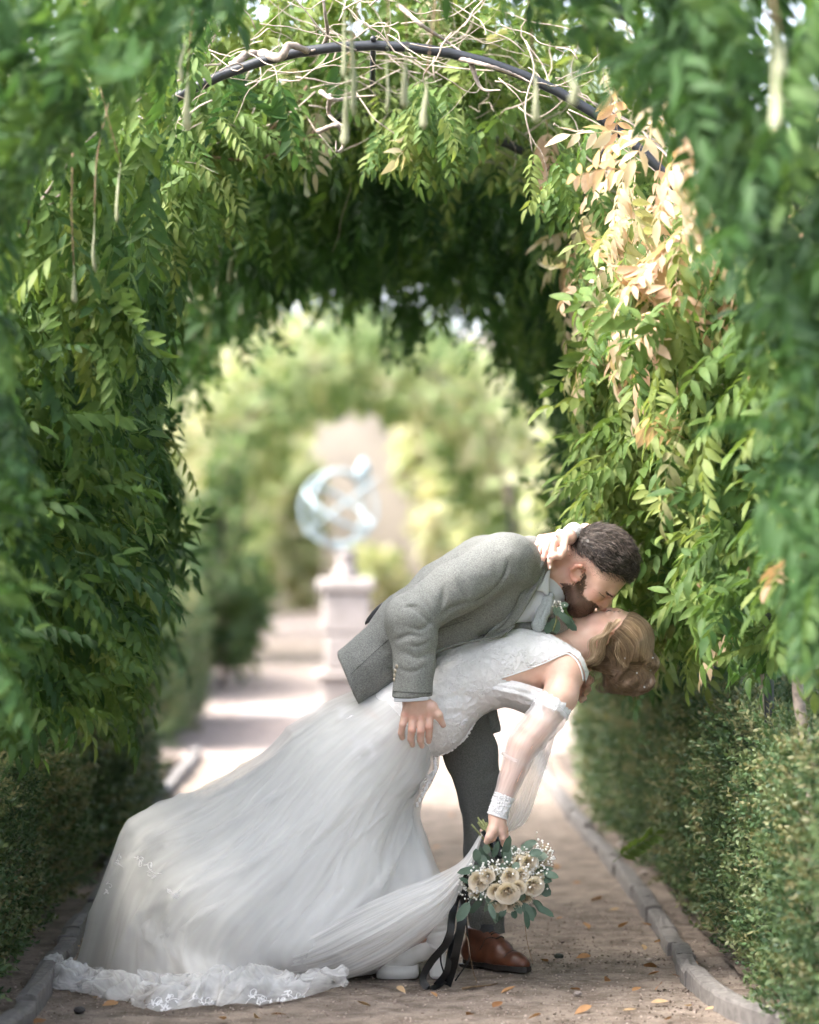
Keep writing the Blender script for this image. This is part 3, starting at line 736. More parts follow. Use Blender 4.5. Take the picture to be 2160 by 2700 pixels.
hedge(-1, 9.6, 13.2, 1.25, 2.0, .95, 2200, 'sunlit pale low hedge left of the court', 81, 0, 2.0, (.6, 1))
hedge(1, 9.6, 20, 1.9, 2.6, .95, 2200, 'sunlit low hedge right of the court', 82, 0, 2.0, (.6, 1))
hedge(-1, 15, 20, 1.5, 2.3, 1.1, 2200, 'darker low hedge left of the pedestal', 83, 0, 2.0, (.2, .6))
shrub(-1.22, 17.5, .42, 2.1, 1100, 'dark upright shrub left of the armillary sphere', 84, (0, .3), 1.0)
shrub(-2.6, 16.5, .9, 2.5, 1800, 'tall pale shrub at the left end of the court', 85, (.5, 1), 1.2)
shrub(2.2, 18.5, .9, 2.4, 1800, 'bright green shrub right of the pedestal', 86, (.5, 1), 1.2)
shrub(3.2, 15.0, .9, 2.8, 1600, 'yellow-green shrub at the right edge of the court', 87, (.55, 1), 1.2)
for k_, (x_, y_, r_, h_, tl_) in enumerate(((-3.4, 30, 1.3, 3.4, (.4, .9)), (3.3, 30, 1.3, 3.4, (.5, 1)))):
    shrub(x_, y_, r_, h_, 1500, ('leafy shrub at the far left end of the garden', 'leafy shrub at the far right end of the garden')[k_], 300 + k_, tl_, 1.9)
shrub(-1.9, 40, 1.1, 2.3, 900, 'low pale shrub before the backdrop wall, left of the sphere', 350, (.7, 1), 2.2); shrub(2.1, 41, 1.3, 3.2, 1000, 'pale shrub before the backdrop wall, right of the sphere', 351, (.6, 1), 2.2); shrub(.3, 42, .9, 1.5, 500, 'small pale shrub before the backdrop wall', 352, (.7, 1), 2.0); shrub(-1.2, 44.6, .9, 3.3, 900, 'pale climber against the backdrop wall, left of the sphere', 353, (.7, 1), 2.6); shrub(1.7, 44.6, 1.1, 4.4, 1100, 'pale climber against the backdrop wall, right of the sphere', 354, (.65, 1), 2.6)
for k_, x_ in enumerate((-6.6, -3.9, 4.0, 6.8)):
    shrub(x_, 43, 1.9, 4.4 + .4 * (k_ % 2), 1500, ('tall pale shrub before the backdrop wall, far left', 'tall pale shrub before the backdrop wall, left of centre', 'tall pale shrub before the backdrop wall, right of centre', 'tall pale shrub before the backdrop wall, far right')[k_], 340 + k_, (.6, 1), 3.0)
for k_, y_ in enumerate((-1.6, .2, 2.0)):  # added out of view to keep sun dapples off the couple and skirt
    shrub(-2.75, y_, .85, 2.9, 2300, ('added sun-blocking shrub outside the left tunnel wall, nearest the camera', 'added sun-blocking shrub outside the left tunnel wall, level with the couple', 'added sun-blocking shrub outside the left tunnel wall, furthest from the camera')[k_], 320 + k_, (.1, .6), 1.25)
# pink flowers by the court
def pinkbed():
    rng = np.random.default_rng(88); c = Wg(618, 1688); root = empty('pink_flower_clump', (c[0], c[1], 0), label='small clump of pink flowers left of the pedestal', cat='flowers'); mp = plain('pink_petal', (.62, .40, .52), .6, .1)
    mb = MB(); ms = MB()
    for i in range(60):
        p = c + np.array((rng.normal(0, .16), rng.normal(0, .12), rng.uniform(.1, .5))); v, f = tube([p * [1, 1, 0] + [0, 0, -.01], p], .006, 4); ms.add(v, f)
        v, f = lathe([(.005, -.02), (.05, .01), (.06, .03), (.03, .035)], 7, p); mb.add(v, f)
    mb.build('blossom', mp, root)['kind'] = 'stuff'; ms.build('stalks', M_stem, root)['kind'] = 'stuff'
pinkbed()
# second pergola
def pergola2():
    rng = np.random.default_rng(90); root = empty('pergola', (0, 24, 0), label='second leafy hooped pergola beyond the court', cat='pergola')
    for hy in (22, 24, 26, 28):
        P = [(1.45 * math.cos(a), hy, 1.75 + 1.3 * math.sin(a)) for a in np.linspace(0, math.pi, 21)]; P = [(1.45, hy, -.02)] + P + [(-1.45, hy, -.02)]; v, f = tube(P, .03, 6); obj('hoop', v, f, M_metal, root)
    v2 = empty('wisteria', (0, 24, 0), label='pale sunlit wisteria over the far pergola', cat='vine'); n = 9000
    a = rng.uniform(-.35, math.pi + .35, n); y = rng.uniform(21.4, 28.5, n); r = 1.0 + rng.uniform(-.16, .45, n) + .2 * vnoise(np.stack([a * 3.2, y * .9, y * 0], -1), 4) + .1 * vnoise(np.stack([a * 8, y * 2, y * 0], -1), 6)
    z = np.where((a < 0) | (a > math.pi), 0, 0); u = np.where(a < 0, -a / .35, np.where(a > math.pi, (a - math.pi) / .35, 0)); ac_ = np.clip(a, 0, math.pi)
    P = np.stack([1.45 * r * np.cos(ac_), y, 1.75 + 1.35 * r * np.sin(ac_) - 1.75 * u], -1); P[:, 2] = np.maximum(P[:, 2], .05)
    d = rng.normal(0, .6, (n, 3)) + [[0, -.5, -.6]]; R = orient(d, rng.normal(0, .5, (n, 3)) + [[0, -.6, .8]])
    V, F, T = scatter(BL, P, R, rng.uniform(1.2, 2.2, n), np.clip(.6 + .5 * vnoise(P * 1.1, 5) + rng.normal(0, .12, n), 0, 1), rng); obj('foliage', V, F, M_tree, v2, attrs={'tint': T}, kind='stuff')
    for s in (-1, 1):
        for yy in (22, 25, 28):
            v, f = tube(crv([(1.4 * s, yy, -.02), (1.5 * s, yy + .1, .9), (1.42 * s, yy, 1.7), (1.1 * s, yy, 2.6)], 14), .035, 6); obj('stem', v, f, M_bark, v2)
pergola2()
v, f = box((0, 46, 2.4), (70, .45, 4.9), bevel=.05); obj('glow_backdrop_wall', v, f, plain('cream_backdrop', (.36, .315, .275), .9, .2, .6, .2, .01), label='long cream backdrop wall added for the pale glow at the far end', cat='wall', smooth=False)  # added backdrop; its cream colour stands in for the bright far glow
k = 0
for (x, y, h, r, lab) in ((-7.5, 14, 6.0, 2.2, 'broad tree at the left beyond the court'), (7.5, 15, 6.2, 2.3, 'broad tree at the right beyond the court'), (-4.4, 23, 6.2, 2.0, 'pale tree left behind the far pergola'), (4.6, 24, 6.5, 2.1, 'pale tree right behind the far pergola'),
                          (-3.2, 33, 9, 3.0, 'tall tree left of the far path'), (3.6, 34, 9, 3.0, 'tall tree right of the far path'), (-8, 36, 10, 3.6, 'wide tree far left at the garden end'), (9, 38, 10, 3.6, 'wide tree far right at the garden end'),
                          (-2.3, 30.5, 7.5, 1.9, 'leafy tree just left behind the far pergola'), (2.4, 30.5, 7.5, 1.9, 'leafy tree just right behind the far pergola'), (-5.5, 19, 5.5, 1.9, 'round tree left of the far pergola'), (5.6, 19.5, 5.5, 1.9, 'round tree right of the far pergola'),
                          (-5.2, 5, 3.4, 1.3, 'small tree outside the tunnel on the left'), (5.2, 4, 3.8, 1.5, 'small tree outside the tunnel on the right'), (5.0, -2, 3.6, 1.5, 'small tree right of the near tunnel')):
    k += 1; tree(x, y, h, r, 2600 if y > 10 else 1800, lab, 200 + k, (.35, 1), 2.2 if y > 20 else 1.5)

# ================================================================== THE COUPLE
def fabric(name, c0, c1, scale=900, rough=.9, bmp=.25, sheen=.2, big=.06):
    m, t, out = nt(name); tc = N(t, 'TexCoord').outputs['Object']; f = noise(t, scale, 2, .6, tc); g = noise(t, 14, 3, .5, tc)
    c = ramp(t, f, [(.32, c0), (.68, c1)]); c = mixc(t, 1.0, c, ramp(t, g, [(.3, (1 - big,) * 3), (.7, (1, 1, 1))]), 'MULTIPLY')
    p = princ(t, out, c, rough, bump(t, f, bmp, .0015)); p.inputs['Sheen Weight'].default_value = sheen; return m
def skinmat(name, base, sss=.12, rough=.48):
    m, t, out = nt(name); at = N(t, 'Attribute', attribute_name='Col').outputs['Color']; tc = N(t, 'TexCoord').outputs['Object']
    g = noise(t, 55, 4, .6, tc); f = noise(t, 700, 2, .5, tc)
    c = mixc(t, 1.0, at, ramp(t, g, [(.3, (.93, .88, .86)), (.7, (1, 1, 1))]), 'MULTIPLY')
    p = princ(t, out, c, rough, bump(t, f, .12, .0008)); p.inputs['Subsurface Weight'].default_value = sss; p.inputs['Subsurface Radius'].default_value = (.012, .004, .002); p.inputs['Subsurface Scale'].default_value = 1.0
    return m
M_tweed = fabric('grey_tweed', (.135, .142, .135), (.275, .28, .265), 300, .95, .6, .04)
M_trous = fabric('dark_grey_tweed', (.09, .093, .086), (.175, .176, .163), 300, .95, .6, .04)
M_lining = plain('dark_lining', (.03, .03, .035), .5)
M_shirt = fabric('pale_blue_shirt', (.60, .63, .70), (.68, .70, .76), 600, .7, .1)
M_tie = fabric('silver_silk', (.28, .31, .32), (.44, .47, .48), 300, .35, .2)
M_skin = skinmat('skin', None)
M_hairm = plain('dark_brown_hair', (.030, .022, .019), .42, .5, 60)
M_beard = plain('brown_beard', (.045, .023, .016), .6, .4, 90)
M_lash = plain('lash', (.02, .014, .012), .6)
M_shoe = plain('brown_leather', (.105, .036, .018), .33, .45, 22, .15, .001)
M_sole = plain('dark_sole', (.022, .018, .016), .5, .3)
def hairmat(name, stops, rough=.38):
    m, t, out = nt(name); at = N(t, 'Attribute', attribute_name='tint').outputs['Fac']; princ(t, out, ramp(t, at, stops), rough); return m
M_blond = hairmat('blonde_hair', [(0, (.070, .040, .024)), (.4, (.155, .098, .056)), (.75, (.32, .22, .13)), (1, (.54, .41, .27))])
M_dark = hairmat('short_dark_hair', [(0, (.012, .009, .008)), (.5, (.040, .029, .025)), (1, (.20, .16, .135))], .4)
def whitecloth(name, col=(.80, .79, .79), alpha=1.0, streak=(40, 2), bmp=.25, dist=.004, rough=.75, trans=.3, avar=.25):
    m, t, out = nt(name); uv = N(t, 'UVMap').outputs[0]; s1 = noise(t, 1.0, 3, .6, mapping(t, uv, (streak[0], streak[1], 1))); s2 = noise(t, 1.0, 2, .5, mapping(t, uv, (streak[0] * 4, streak[1] * 1.5, 1)))
    a = N(t, 'Math', operation='MULTIPLY_ADD'); L(t, s2, a.inputs[0]); a.inputs[1].default_value = .35; L(t, s1, a.inputs[2])
    p = princ(t, None, col, rough, bump(t, a.outputs[0], bmp, dist)); p.inputs['Sheen Weight'].default_value = .15
    tr = N(t, 'BsdfTranslucent'); tr.inputs[0].default_value = (*col, 1); mx = N(t, 'MixShader'); mx.inputs[0].default_value = trans
    L(t, p.outputs[0], mx.inputs[1]); L(t, tr.outputs[0], mx.inputs[2]); last = mx.outputs[0]
    if alpha < 1:
        tp = N(t, 'BsdfTransparent'); m2 = N(t, 'MixShader'); k = N(t, 'MapRange'); L(t, s1, k.inputs[0])
        for i, v in ((1, .3), (2, .7), (3, max(alpha - avar * .5, .02)), (4, min(alpha + avar * .5, 1))): k.inputs[i].default_value = v
        L(t, k.outputs[0], m2.inputs[0]); L(t, tp.outputs[0], m2.inputs[1]); L(t, last, m2.inputs[2]); last = m2.outputs[0]
    L(t, last, out.inputs[0]); return m
M_satin = whitecloth('ivory_satin', (.87, .86, .845), 1, (7, 1.2), .12, .005, .5, .12)
M_tulle = whitecloth('white_tulle', (.88, .88, .87), .40, (7, 1.4), .12, .005, .8, .4, .3)
M_tulle2 = whitecloth('train_tulle', (.85, .85, .85), .45, (9, 7), .35, .006, .8, .4, .4)
M_sheer = whitecloth('sheer_sleeve', (.88, .87, .87), .40, (10, 2), .3, .004, .8, .4, .3)
M_panel = whitecloth('sheer_panel', (.84, .84, .84), .62, (9, 1), .3, .004, .8, .4, .25)
M_band = whitecloth('tulle_fold', (.84, .84, .83), .52, (3, 26), .25, .005, .8, .4, .3)
def lacemat():
    m, t, out = nt('beaded_lace'); tc = N(t, 'TexCoord').outputs['Object']; v = N(t, 'TexVoronoi', feature='DISTANCE_TO_EDGE'); v.inputs['Scale'].default_value = 48; L(t, tc, v.inputs['Vector'])
    n1 = noise(t, 38, 4, .7, tc); n2 = noise(t, 260, 2, .6, tc); h = N(t, 'Math', operation='MULTIPLY_ADD'); L(t, v.outputs['Distance'], h.inputs[0]); h.inputs[1].default_value = -1.2; L(t, n1, h.inputs[2])
    h2 = N(t, 'Math', operation='MULTIPLY_ADD'); L(t, n2, h2.inputs[0]); h2.inputs[1].default_value = .5; L(t, h.outputs[0], h2.inputs[2])
    c = ramp(t, n1, [(.35, (.76, .75, .76)), (.6, (.86, .85, .86))]); princ(t, out, c, .6, bump(t, h2.outputs[0], .8, .005)); return m
M_lace = lacemat()
M_motif = plain('lace_thread', (.86, .85, .86), .55, .04, 300, .3, .001)
M_wshoe = plain('white_leather', (.74, .73, .70), .4, .04)
M_bead = plain('silver_bead', (.7, .72, .75), .2, .05)

def A(p, r): return (W(*p), r * U)
def inpoly(x, y, poly):
    c = np.zeros(len(x), bool); n = len(poly)
    for i in range(n):
        (x0, y0), (x1, y1) = poly[i], poly[(i + 1) % n]
        m = ((y0 > y) != (y1 > y)) & (x < (x1 - x0) * (y - y0) / ((y1 - y0) or 1e-9) + x0); c ^= m
    return c
def seg_dist(x, y, line):
    d = np.full(len(x), 1e9)
    for (x0, y0), (x1, y1) in zip(line[:-1], line[1:]):
        L2 = (x1 - x0) ** 2 + (y1 - y0) ** 2 + 1e-9; t = np.clip(((x - x0) * (x1 - x0) + (y - y0) * (y1 - y0)) / L2, 0, 1)
        d = np.minimum(d, np.hypot(x - x0 - t * (x1 - x0), y - y0 - t * (y1 - y0)))
    return d
def crease(V, F, lines, side=-1):
    """folds pressed into the cloth: (points in photo px, width px, depth px)"""
    Nn = normals(V, F); x, y, _ = project(V); m = np.clip(-Nn[:, 1] * 1.5 + .3, 0, 1) if side < 0 else 1
    disp = np.zeros(len(V))
    for ln, w, dp in lines:
        P = crv(ln, max(14, int(np.linalg.norm(np.diff(np.array(ln, float), axis=0), axis=1).sum() / (w * .7)))); wt = np.sin(math.pi * np.linspace(.04, .96, len(P))) ** .6; best = np.zeros(len(V))
        near = np.where((x > P[:, 0].min() - 3 * w) & (x < P[:, 0].max() + 3 * w) & (y > P[:, 1].min() - 3 * w) & (y < P[:, 1].max() + 3 * w))[0]
        for (qx, qy), k in zip(P, wt): best[near] = np.maximum(best[near], k * np.exp(-((x[near] - qx) ** 2 + (y[near] - qy) ** 2) / (w * w)))
        disp -= dp * U * best
    return V + Nn * (disp * m)[:, None]
CAM = Vector((0, -D, EYE))
def hit(b, px, py, lift=0.0):
    d = Vector(W(px, py, 0)) - CAM; d.normalize(); h = b.ray_cast(CAM, d)
    if h[0] is None: return None
    return np.array(h[0] - d * lift), np.array(h[1])
def lay(b, line, n, lift=.001):
    out = []
    for q in crv(line, n):
        h = hit(b, q[0], q[1], lift)
        if h is not None: out.append(h[0])
    return out
def seam(b, line, r, mat, name, parent, n=24, lift=.0005):
    P = lay(b, line, n, lift)
    if len(P) > 3: v, f = tube(P, r, 4); return obj(name, v, f, mat, parent)
def slab(pts, thick, mat, name, parent, nrm=(0, -1, 0), sub=3, bulge=0.0):
    """thin cut piece of cloth or leaf from an outline of 3-D points"""
    P = crv(np.vstack([pts, pts[:1]]), (len(pts)) * sub + 1)[:-1] if sub > 1 else np.array(pts); n = len(P); nv = np.array(nrm, float); nv /= np.linalg.norm(nv); c = P.mean(0)
    rings = [P, P + nv * thick * .5 + (c - P) * .02, P + nv * (thick + bulge * .6) + (c - P) * .25, P + nv * (thick + bulge) + (c - P) * .6]
    V = np.vstack(rings + [[c + nv * (thick + bulge)]]); F = [tuple(range(n - 1, -1, -1))]
    for k in range(3): F += [(k * n + j, k * n + (j + 1) % n, (k + 1) * n + (j + 1) % n, (k + 1) * n + j) for j in range(n)]
    F += [(3 * n + j, 3 * n + (j + 1) % n, 4 * n) for j in range(n)]
    return obj(name, V, F, mat, parent)
def submesh(V, F, keepv, offset):
    """shell of the faces whose corners are all kept, moved out along the normals"""
    Nn = normals(V, F); f = F[keepv[F].all(1)]; ids = np.unique(f); mp = np.full(len(V), -1); mp[ids] = np.arange(len(ids))
    off = offset[ids] if hasattr(offset, '__len__') else offset
    return V[ids] + Nn[ids] * (off[:, None] if hasattr(off, '__len__') else off), mp[f], ids
def strands(curves, r, tints, k=3):
    Vs = []; Fs = []; T = []; n = 0
    for C, t in zip(curves, tints):
        m = len(C); rr = r * np.interp(np.linspace(0, 1, m), [0, .15, .7, 1], [.7, 1, 1, .35]); v, f = tube(C, rr, k); Vs.append(v); f = [q for q in f if len(q) == 4]; Fs.append(np.array(f) + n); T.append(np.full(len(v), t)); n += len(v)
    return np.concatenate(Vs), np.concatenate(Fs), np.concatenate(T)
def hand(vol, wrist, knuckles, fingers, thumb, rk, rw, kk=.0035, flat=None):
    """palm from wrist to knuckles, four fingers, thumb; everything in (px,py,y) and px radii"""
    for kn in knuckles: vol.cone(W(*wrist), W(*kn), rw * U, rk * U, .012, flat=flat)
    for kn, fg in zip(knuckles, fingers):
        pts = [(W(*kn), rk * U * .92)] + [(W(*q[:3]), q[3] * U) for q in fg]; vol.chain(pts, kk)
    vol.chain([(W(*q[:3]), q[3] * U) for q in thumb], .009)

# ------------------------------------------------------------------ the man
groom = empty('person', W(1230, 2572, .05) * [1, 1, 0], label='man in a grey tweed suit bending down to kiss the woman', cat='person')
rng = np.random.default_rng(5)
GY = -.005
v = Vol(W(1395, 1650, -.15), W(1690, 1375, .16), .0024)
HRm = np.array([[.8, 0, .6], [0, 1, 0], [.6, 0, -.8]]).T      # columns: up-of-head, side, face direction
v.ell(W(1588, 1478, GY), np.array((80, 69, 86)) * U, HRm, .01)
v.ell(W(1574, 1540, GY), np.array((66, 58, 48)) * U, HRm, .03)                          # mid face
for s in (-1, 1):
    v.chain([A((1512, 1540, GY + s * .047), 21), A((1520, 1582, GY + s * .036), 21), A((1532, 1602, GY + s * .012), 19)], .022)      # jaw
    v.ell(W(1568, 1566, GY + s * .040), np.array((24, 20, 20)) * U, HRm, .016)           # cheek
v.chain([A((1536, 1600, GY), 20), A((1518, 1606, GY), 20)], .02)                          # chin
v.ell(W(1560, 1589, GY), np.array((20, 24, 12)) * U, HRm, .014)                          # mouth mound
v.cone(W(1612, 1562, GY - .035), W(1612, 1562, GY + .035), 11 * U, 11 * U, .016)           # brow ridge
v.chain([A((1606, 1574, GY), 9), A((1598, 1588, GY), 10), A((1590, 1596, GY), 12)], .010)      # nose
for s in (-1, 1):
    v.ell(W(1581, 1592, GY + s * .011), np.array((8, 7, 7)) * U, HRm, .006)             # nostrils
    v.ell(W(1598, 1575, GY + s * .036), np.array((11, 14, 9)) * U, HRm, .010, 'c')       # eye socket
    v.ell(W(1590, 1566, GY + s * .034), np.array((11, 13, 11)) * U, HRm, .006)           # closed lid
v.chain([A((1524, 1498, GY + .015), 62), A((1470, 1512, .02), 62), A((1420, 1530, .04), 70)], .03)     # neck
v.cone(W(1545, 1588, GY - .03), W(1545, 1588, GY + .03), 22 * U, 22 * U, .02)
# ear
ec = [(1541, 1502), (1533, 1493), (1518, 1493), (1508, 1502), (1507, 1515), (1511, 1528), (1520, 1533)]
v.chain([A((x, y, GY - .075 - .006 * math.sin(i)), 5.2) for i, (x, y) in enumerate(ec)], .004)
v.ell(W(1523, 1513, GY - .068), np.array((17, 6, 20)) * U, None, .008)
v.ell(W(1527, 1512, GY - .082), np.array((8, 7, 9)) * U, None, .005, 'c')
V, F = v.mesh(1); x, y, _ = project(V)
sk = np.tile((.66, .41, .32), (len(V), 1))
def blend(c, m, col): return c * (1 - m[:, None]) + np.array(col) * m[:, None]
jit = 4 * vnoise(V * 300, 3)
sk = blend(sk, np.clip(1 - seg_dist(x, y, [(1475, 1470), (1500, 1450)]) / 55, 0, 1) * .55, (.72, .50, .42))     # shaved nape
sk = blend(sk, np.clip(1 - seg_dist(x, y, ec) / 18, 0, 1) * .6, (.66, .25, .17))
sk = blend(sk, np.clip(1 - seg_dist(x, y, [(1560, 1570), (1592, 1592)]) / 24, 0, 1) * .5, (.58, .26, .19))
fade = [(1505, 1430), (1540, 1470), (1570, 1495), (1600, 1512), (1560, 1520), (1520, 1492), (1495, 1460)]
sk = blend(sk, np.clip(1 - seg_dist(x, y, [(1510, 1440), (1545, 1472), (1575, 1496), (1605, 1512), (1648, 1528)]) / 24, 0, 1) * .55, (.24, .16, .13)); sk = blend(sk, np.clip(1 - seg_dist(x, y, [(1540, 1480), (1552, 1512)]) / 20, 0, 1) * .4, (.24, .16, .13))
beard = [(1540, 1508), (1549, 1520), (1543, 1545), (1535, 1568), (1548, 1580), (1572, 1590), (1584, 1608), (1560, 1628), (1500, 1640), (1474, 1605), (1478, 1560), (1483, 1538), (1505, 1540), (1528, 1537)]
bm = inpoly(x + jit * 1.6, y + jit * 1.6, beard); sk = blend(sk, bm * .82, (.060, .030, .020))
body_parts = [(V, F, sk)]
# hair shell and strands
hp = [(1508, 1432), (1505, 1390), (1600, 1370), (1690, 1400), (1690, 1520), (1657, 1540), (1642, 1521), (1612, 1511), (1585, 1507), (1566, 1482), (1542, 1466), (1522, 1452)]
hm = inpoly(x, y, hp) & (V[:, 1] > -.3); dist = seg_dist(x, y, hp[5:] + hp[:1])
hv, hf, ids = submesh(V, F, hm, np.clip(dist / 22, 0, 1) * .010 + .0005)
hv = hv + normals(hv, hf) * (np.clip(dist[ids] / 30, 0, 1) * (.0025 * vnoise(hv * [45, 45, 45], 7) + .001 * vnoise(hv * 150, 8)))[:, None]
hair_o = obj('hair', hv, hf, M_dark, groom, attrs={'tint': .25 + .2 * vnoise(hv * 120, 3)})
hb = bvh(hv, hf); hn = normals(hv, hf); cs = []; tn = []
fdir = np.array((.75, 0, -.45)); fdir /= np.linalg.norm(fdir)
for i in rng.integers(0, len(hv), 4200):
    p = hv[i]; n = hn[i]; d = fdir + rng.normal(0, .35, 3) + np.array((0, -.25 if p[1] < GY else .25, 0)); d -= n * (d @ n) * .9; d /= np.linalg.norm(d) + 1e-9; ln = rng.uniform(.014, .034) * (1.15 if n[2] > .2 else .6)
    C = [p - n * .002, p + d * ln * .35 + n * .004, p + d * ln * .7 + n * rng.uniform(.004, .0075), p + d * ln + n * rng.uniform(.0, .009)]; cs.append(C); tn.append(np.clip(rng.normal(.5, .25), 0, 1))
sv, sf, st = strands(cs, .0007, tn); obj('hair_strands', sv, sf, M_dark, hair_o, attrs={'tint': st}, kind='stuff')
bn = normals(V, F); cs = []; fr_ = np.where(~hm & (dist < 26) & (V[:, 2] > W(0, 1535)[2]))[0]
for i in rng.choice(fr_, min(1500, len(fr_)), False):
    if rng.random() < dist[i] / 26: continue
    p = V[i]; n = bn[i]; d = np.array((.3, 0, -.6)) + rng.normal(0, .4, 3); d = d - n * (d @ n) + n * .3; d /= np.linalg.norm(d); ln = rng.uniform(.002, .006); cs.append([p, p + d * ln * .6, p + d * ln])
if cs: sv, sf, st = strands(cs, .0004, rng.uniform(0, .6, len(cs))); obj('hairline_stubble', sv, sf, M_dark, groom, attrs={'tint': st}, kind='stuff')
bi = np.where(bm)[0]; cs = []
for i in rng.choice(bi, min(2600, len(bi)), False):
    p = V[i]; n = bn[i]; d = np.array((-.5, 0, -.5)) + rng.normal(0, .5, 3); d = d - n * (d @ n) + n * .45; d /= np.linalg.norm(d); ln = rng.uniform(.003, .0065); cs.append([p, p + d * ln * .6, p + d * ln - n * .0004])
sv, sf, st = strands(cs, .0004, rng.random(len(cs))); obj('beard', sv, sf, M_beard, groom, attrs={'tint': st}, kind='stuff')
fb = bvh(V, F)
cs = []
for i in range(70):
    a = rng.random(); p = hit(fb, 1597 + 17 * a, 1560 + 11 * a + rng.normal(0, 1.6), .0003)
    if p: d = np.array((.35, -.1, -.75)) + rng.normal(0, .25, 3); d /= np.linalg.norm(d); cs.append([p[0], p[0] + d * .003, p[0] + d * .006 + p[1] * .0005])
sv, sf, st = strands(cs, .0005, rng.random(len(cs))); obj('eyebrow', sv, sf, M_beard, groom, attrs={'tint': st})
seam(fb, [(1580, 1562), (1586, 1568), (1592, 1572), (1596, 1576)], .0008, M_lash, 'eyelashes', groom, 14)
M_crease = plain('skin_fold', (.46, .24, .18), .6)
for ln in (((1566, 1554), (1574, 1560), (1580, 1565)), ((1564, 1562), (1573, 1564), (1580, 1567)), ((1570, 1571), (1578, 1571), (1584, 1571))): seam(fb, ln, .0005, M_crease, 'smile_line', groom, 10, .0)

# near hand on her hip
v = Vol(W(1040, 1985, -.36), W(1190, 1800, -.14), .002)
hy = -.262
hand(v, (1096, 1842, hy), [(1070, 1886, hy - .004), (1090, 1893, hy - .012), (1111, 1893, hy - .014), (1131, 1885, hy - .008)],
     [[(1062, 1910, hy - .012, 9.2), (1058, 1932, hy - .004, 8.4), (1061, 1946, hy + .006, 6.6)], [(1086, 1925, hy - .022, 10), (1083, 1948, hy - .010, 8.8), (1088, 1964, hy + .002, 7)],
      [(1110, 1927, hy - .024, 10), (1109, 1952, hy - .012, 8.8), (1113, 1967, hy + .002, 7)], [(1132, 1917, hy - .018, 10), (1131, 1941, hy - .006, 8.8), (1131, 1955, hy + .004, 7)]],
     [(1112, 1850, hy, 16), (1138, 1864, hy - .008, 14.5), (1156, 1886, hy - .012, 10.5), (1169, 1912, hy - .006, 7.5)], 13.2, 26, .0025)
v.cone(W(1086, 1780, -.26), W(1096, 1845, hy), 30 * U, 29 * U, .02)
V, F = v.mesh(1); x, y, _ = project(V); sk = np.tile((.62, .405, .325), (len(V), 1))
for q in ((1070, 1886), (1090, 1893), (1111, 1893), (1131, 1885), (1086, 1925), (1110, 1927), (1132, 1917)): sk = blend(sk, np.exp(-(np.hypot(x - q[0], y - q[1]) / 9) ** 2) * .5, (.52, .21, .15))
body_parts.append((V, F, sk)); ghand_bvh = bvh(V, F)
# far hand behind her neck: four fingers and a thumb
v = Vol(W(1490, 1880, -.06), W(1600, 1720, .20), .0022); fy = .03
hand(v, (1500, 1815, .12), [(1528, 1775, fy + .03), (1534, 1795, fy + .02), (1530, 1815, fy + .015), (1522, 1832, fy + .015)],
     [[(1545, 1765, fy, 9.5), (1553, 1762, fy - .02, 8.5), (1551, 1768, fy - .03, 7)], [(1552, 1790, fy, 10), (1558, 1793, fy - .02, 9), (1551, 1803, fy - .03, 7.5)], [(1546, 1812, fy, 10), (1551, 1818, fy - .02, 9), (1544, 1828, fy - .03, 7.5)], [(1536, 1835, fy, 9), (1540, 1841, fy - .02, 8), (1533, 1848, fy - .03, 6.5)]],
     [(1510, 1800, .10, 15), (1520, 1760, .10, 12), (1530, 1745, .10, 9)], 13, 26)
V, F = v.mesh(1); body_parts.append((V, F, np.tile((.62, .405, .325), (len(V), 1))))
# hidden torso and limbs
v = Vol(W(900, 2520, -.35), W(1480, 1430, .38), .011)
for s in (-.01, .10): v.chain([A((1040, 1745, s), 45), A((1120, 1630, s), 55), A((1290, 1530, s), 85), A((1400, 1520, s * .5), 60)], .05)
v.chain([A((1335, 1490, -.14), 50), A((1080, 1630, -.25), 42), A((1088, 1800, -.262), 32)], .02)
v.chain([A((1345, 1490, .22), 50), A((1420, 1650, .30), 42), A((1470, 1790, .2), 34)], .02)
v.chain([A((1200, 1830, .15), 60), A((1268, 2110, .16), 42), A((1286, 2470, .16), 32)], .03); v.chain([A((1050, 1830, 0), 62), A((1000, 2150, -.02), 44), A((955, 2490, -.04), 32)], .03)
V, F = v.mesh(1); body_parts.append((V, F, np.tile((.6, .36, .27), (len(V), 1))))
def joinparts(parts):
    n = 0; Vs = []; Fs = []; Cs = []
    for a, b, c in parts: Vs.append(a); Fs.append(b + n); Cs.append(c); n += len(a)
    return np.concatenate(Vs), np.concatenate(Fs), np.concatenate(Cs)
V, F, C = joinparts(body_parts); obj('body', V, F, M_skin, groom, attrs={'Col': C})

# jacket
v = Vol(W(850, 1980, -.40), W(1500, 1370, .40), .005)
for s in (-.05, .15):
    v.chain([A((985, 1745, s), 74), A((1080, 1648, s), 80), A((1180, 1568, s), 84), A((1285, 1522, s), 100), A((1362, 1500, s * .9), 84)], .05)
    v.cone(W(985, 1745, s), W(890, 1815, s), 74 * U, 84 * U, .03)
v.ell(W(1338, 1478, -.13), np.array((78, 60, 72)) * U, None, .05)
for s in (-.075, .13): v.chain([A((1110, 1668, s), 56), A((1190, 1640, s), 58), A((1300, 1590, s), 72)], .04)
v.chain([A((1395, 1478, .02), 66), A((1428, 1490, .02), 62)], .03)
v.chain([A((1332, 1482, -.15), 70), A((1200, 1552, -.215), 66), A((1078, 1632, -.25), 60)], .025)
v.chain([A((1345, 1490, .22), 66), A((1430, 1650, .31), 58), A((1515, 1812, .2), 44)], .03)
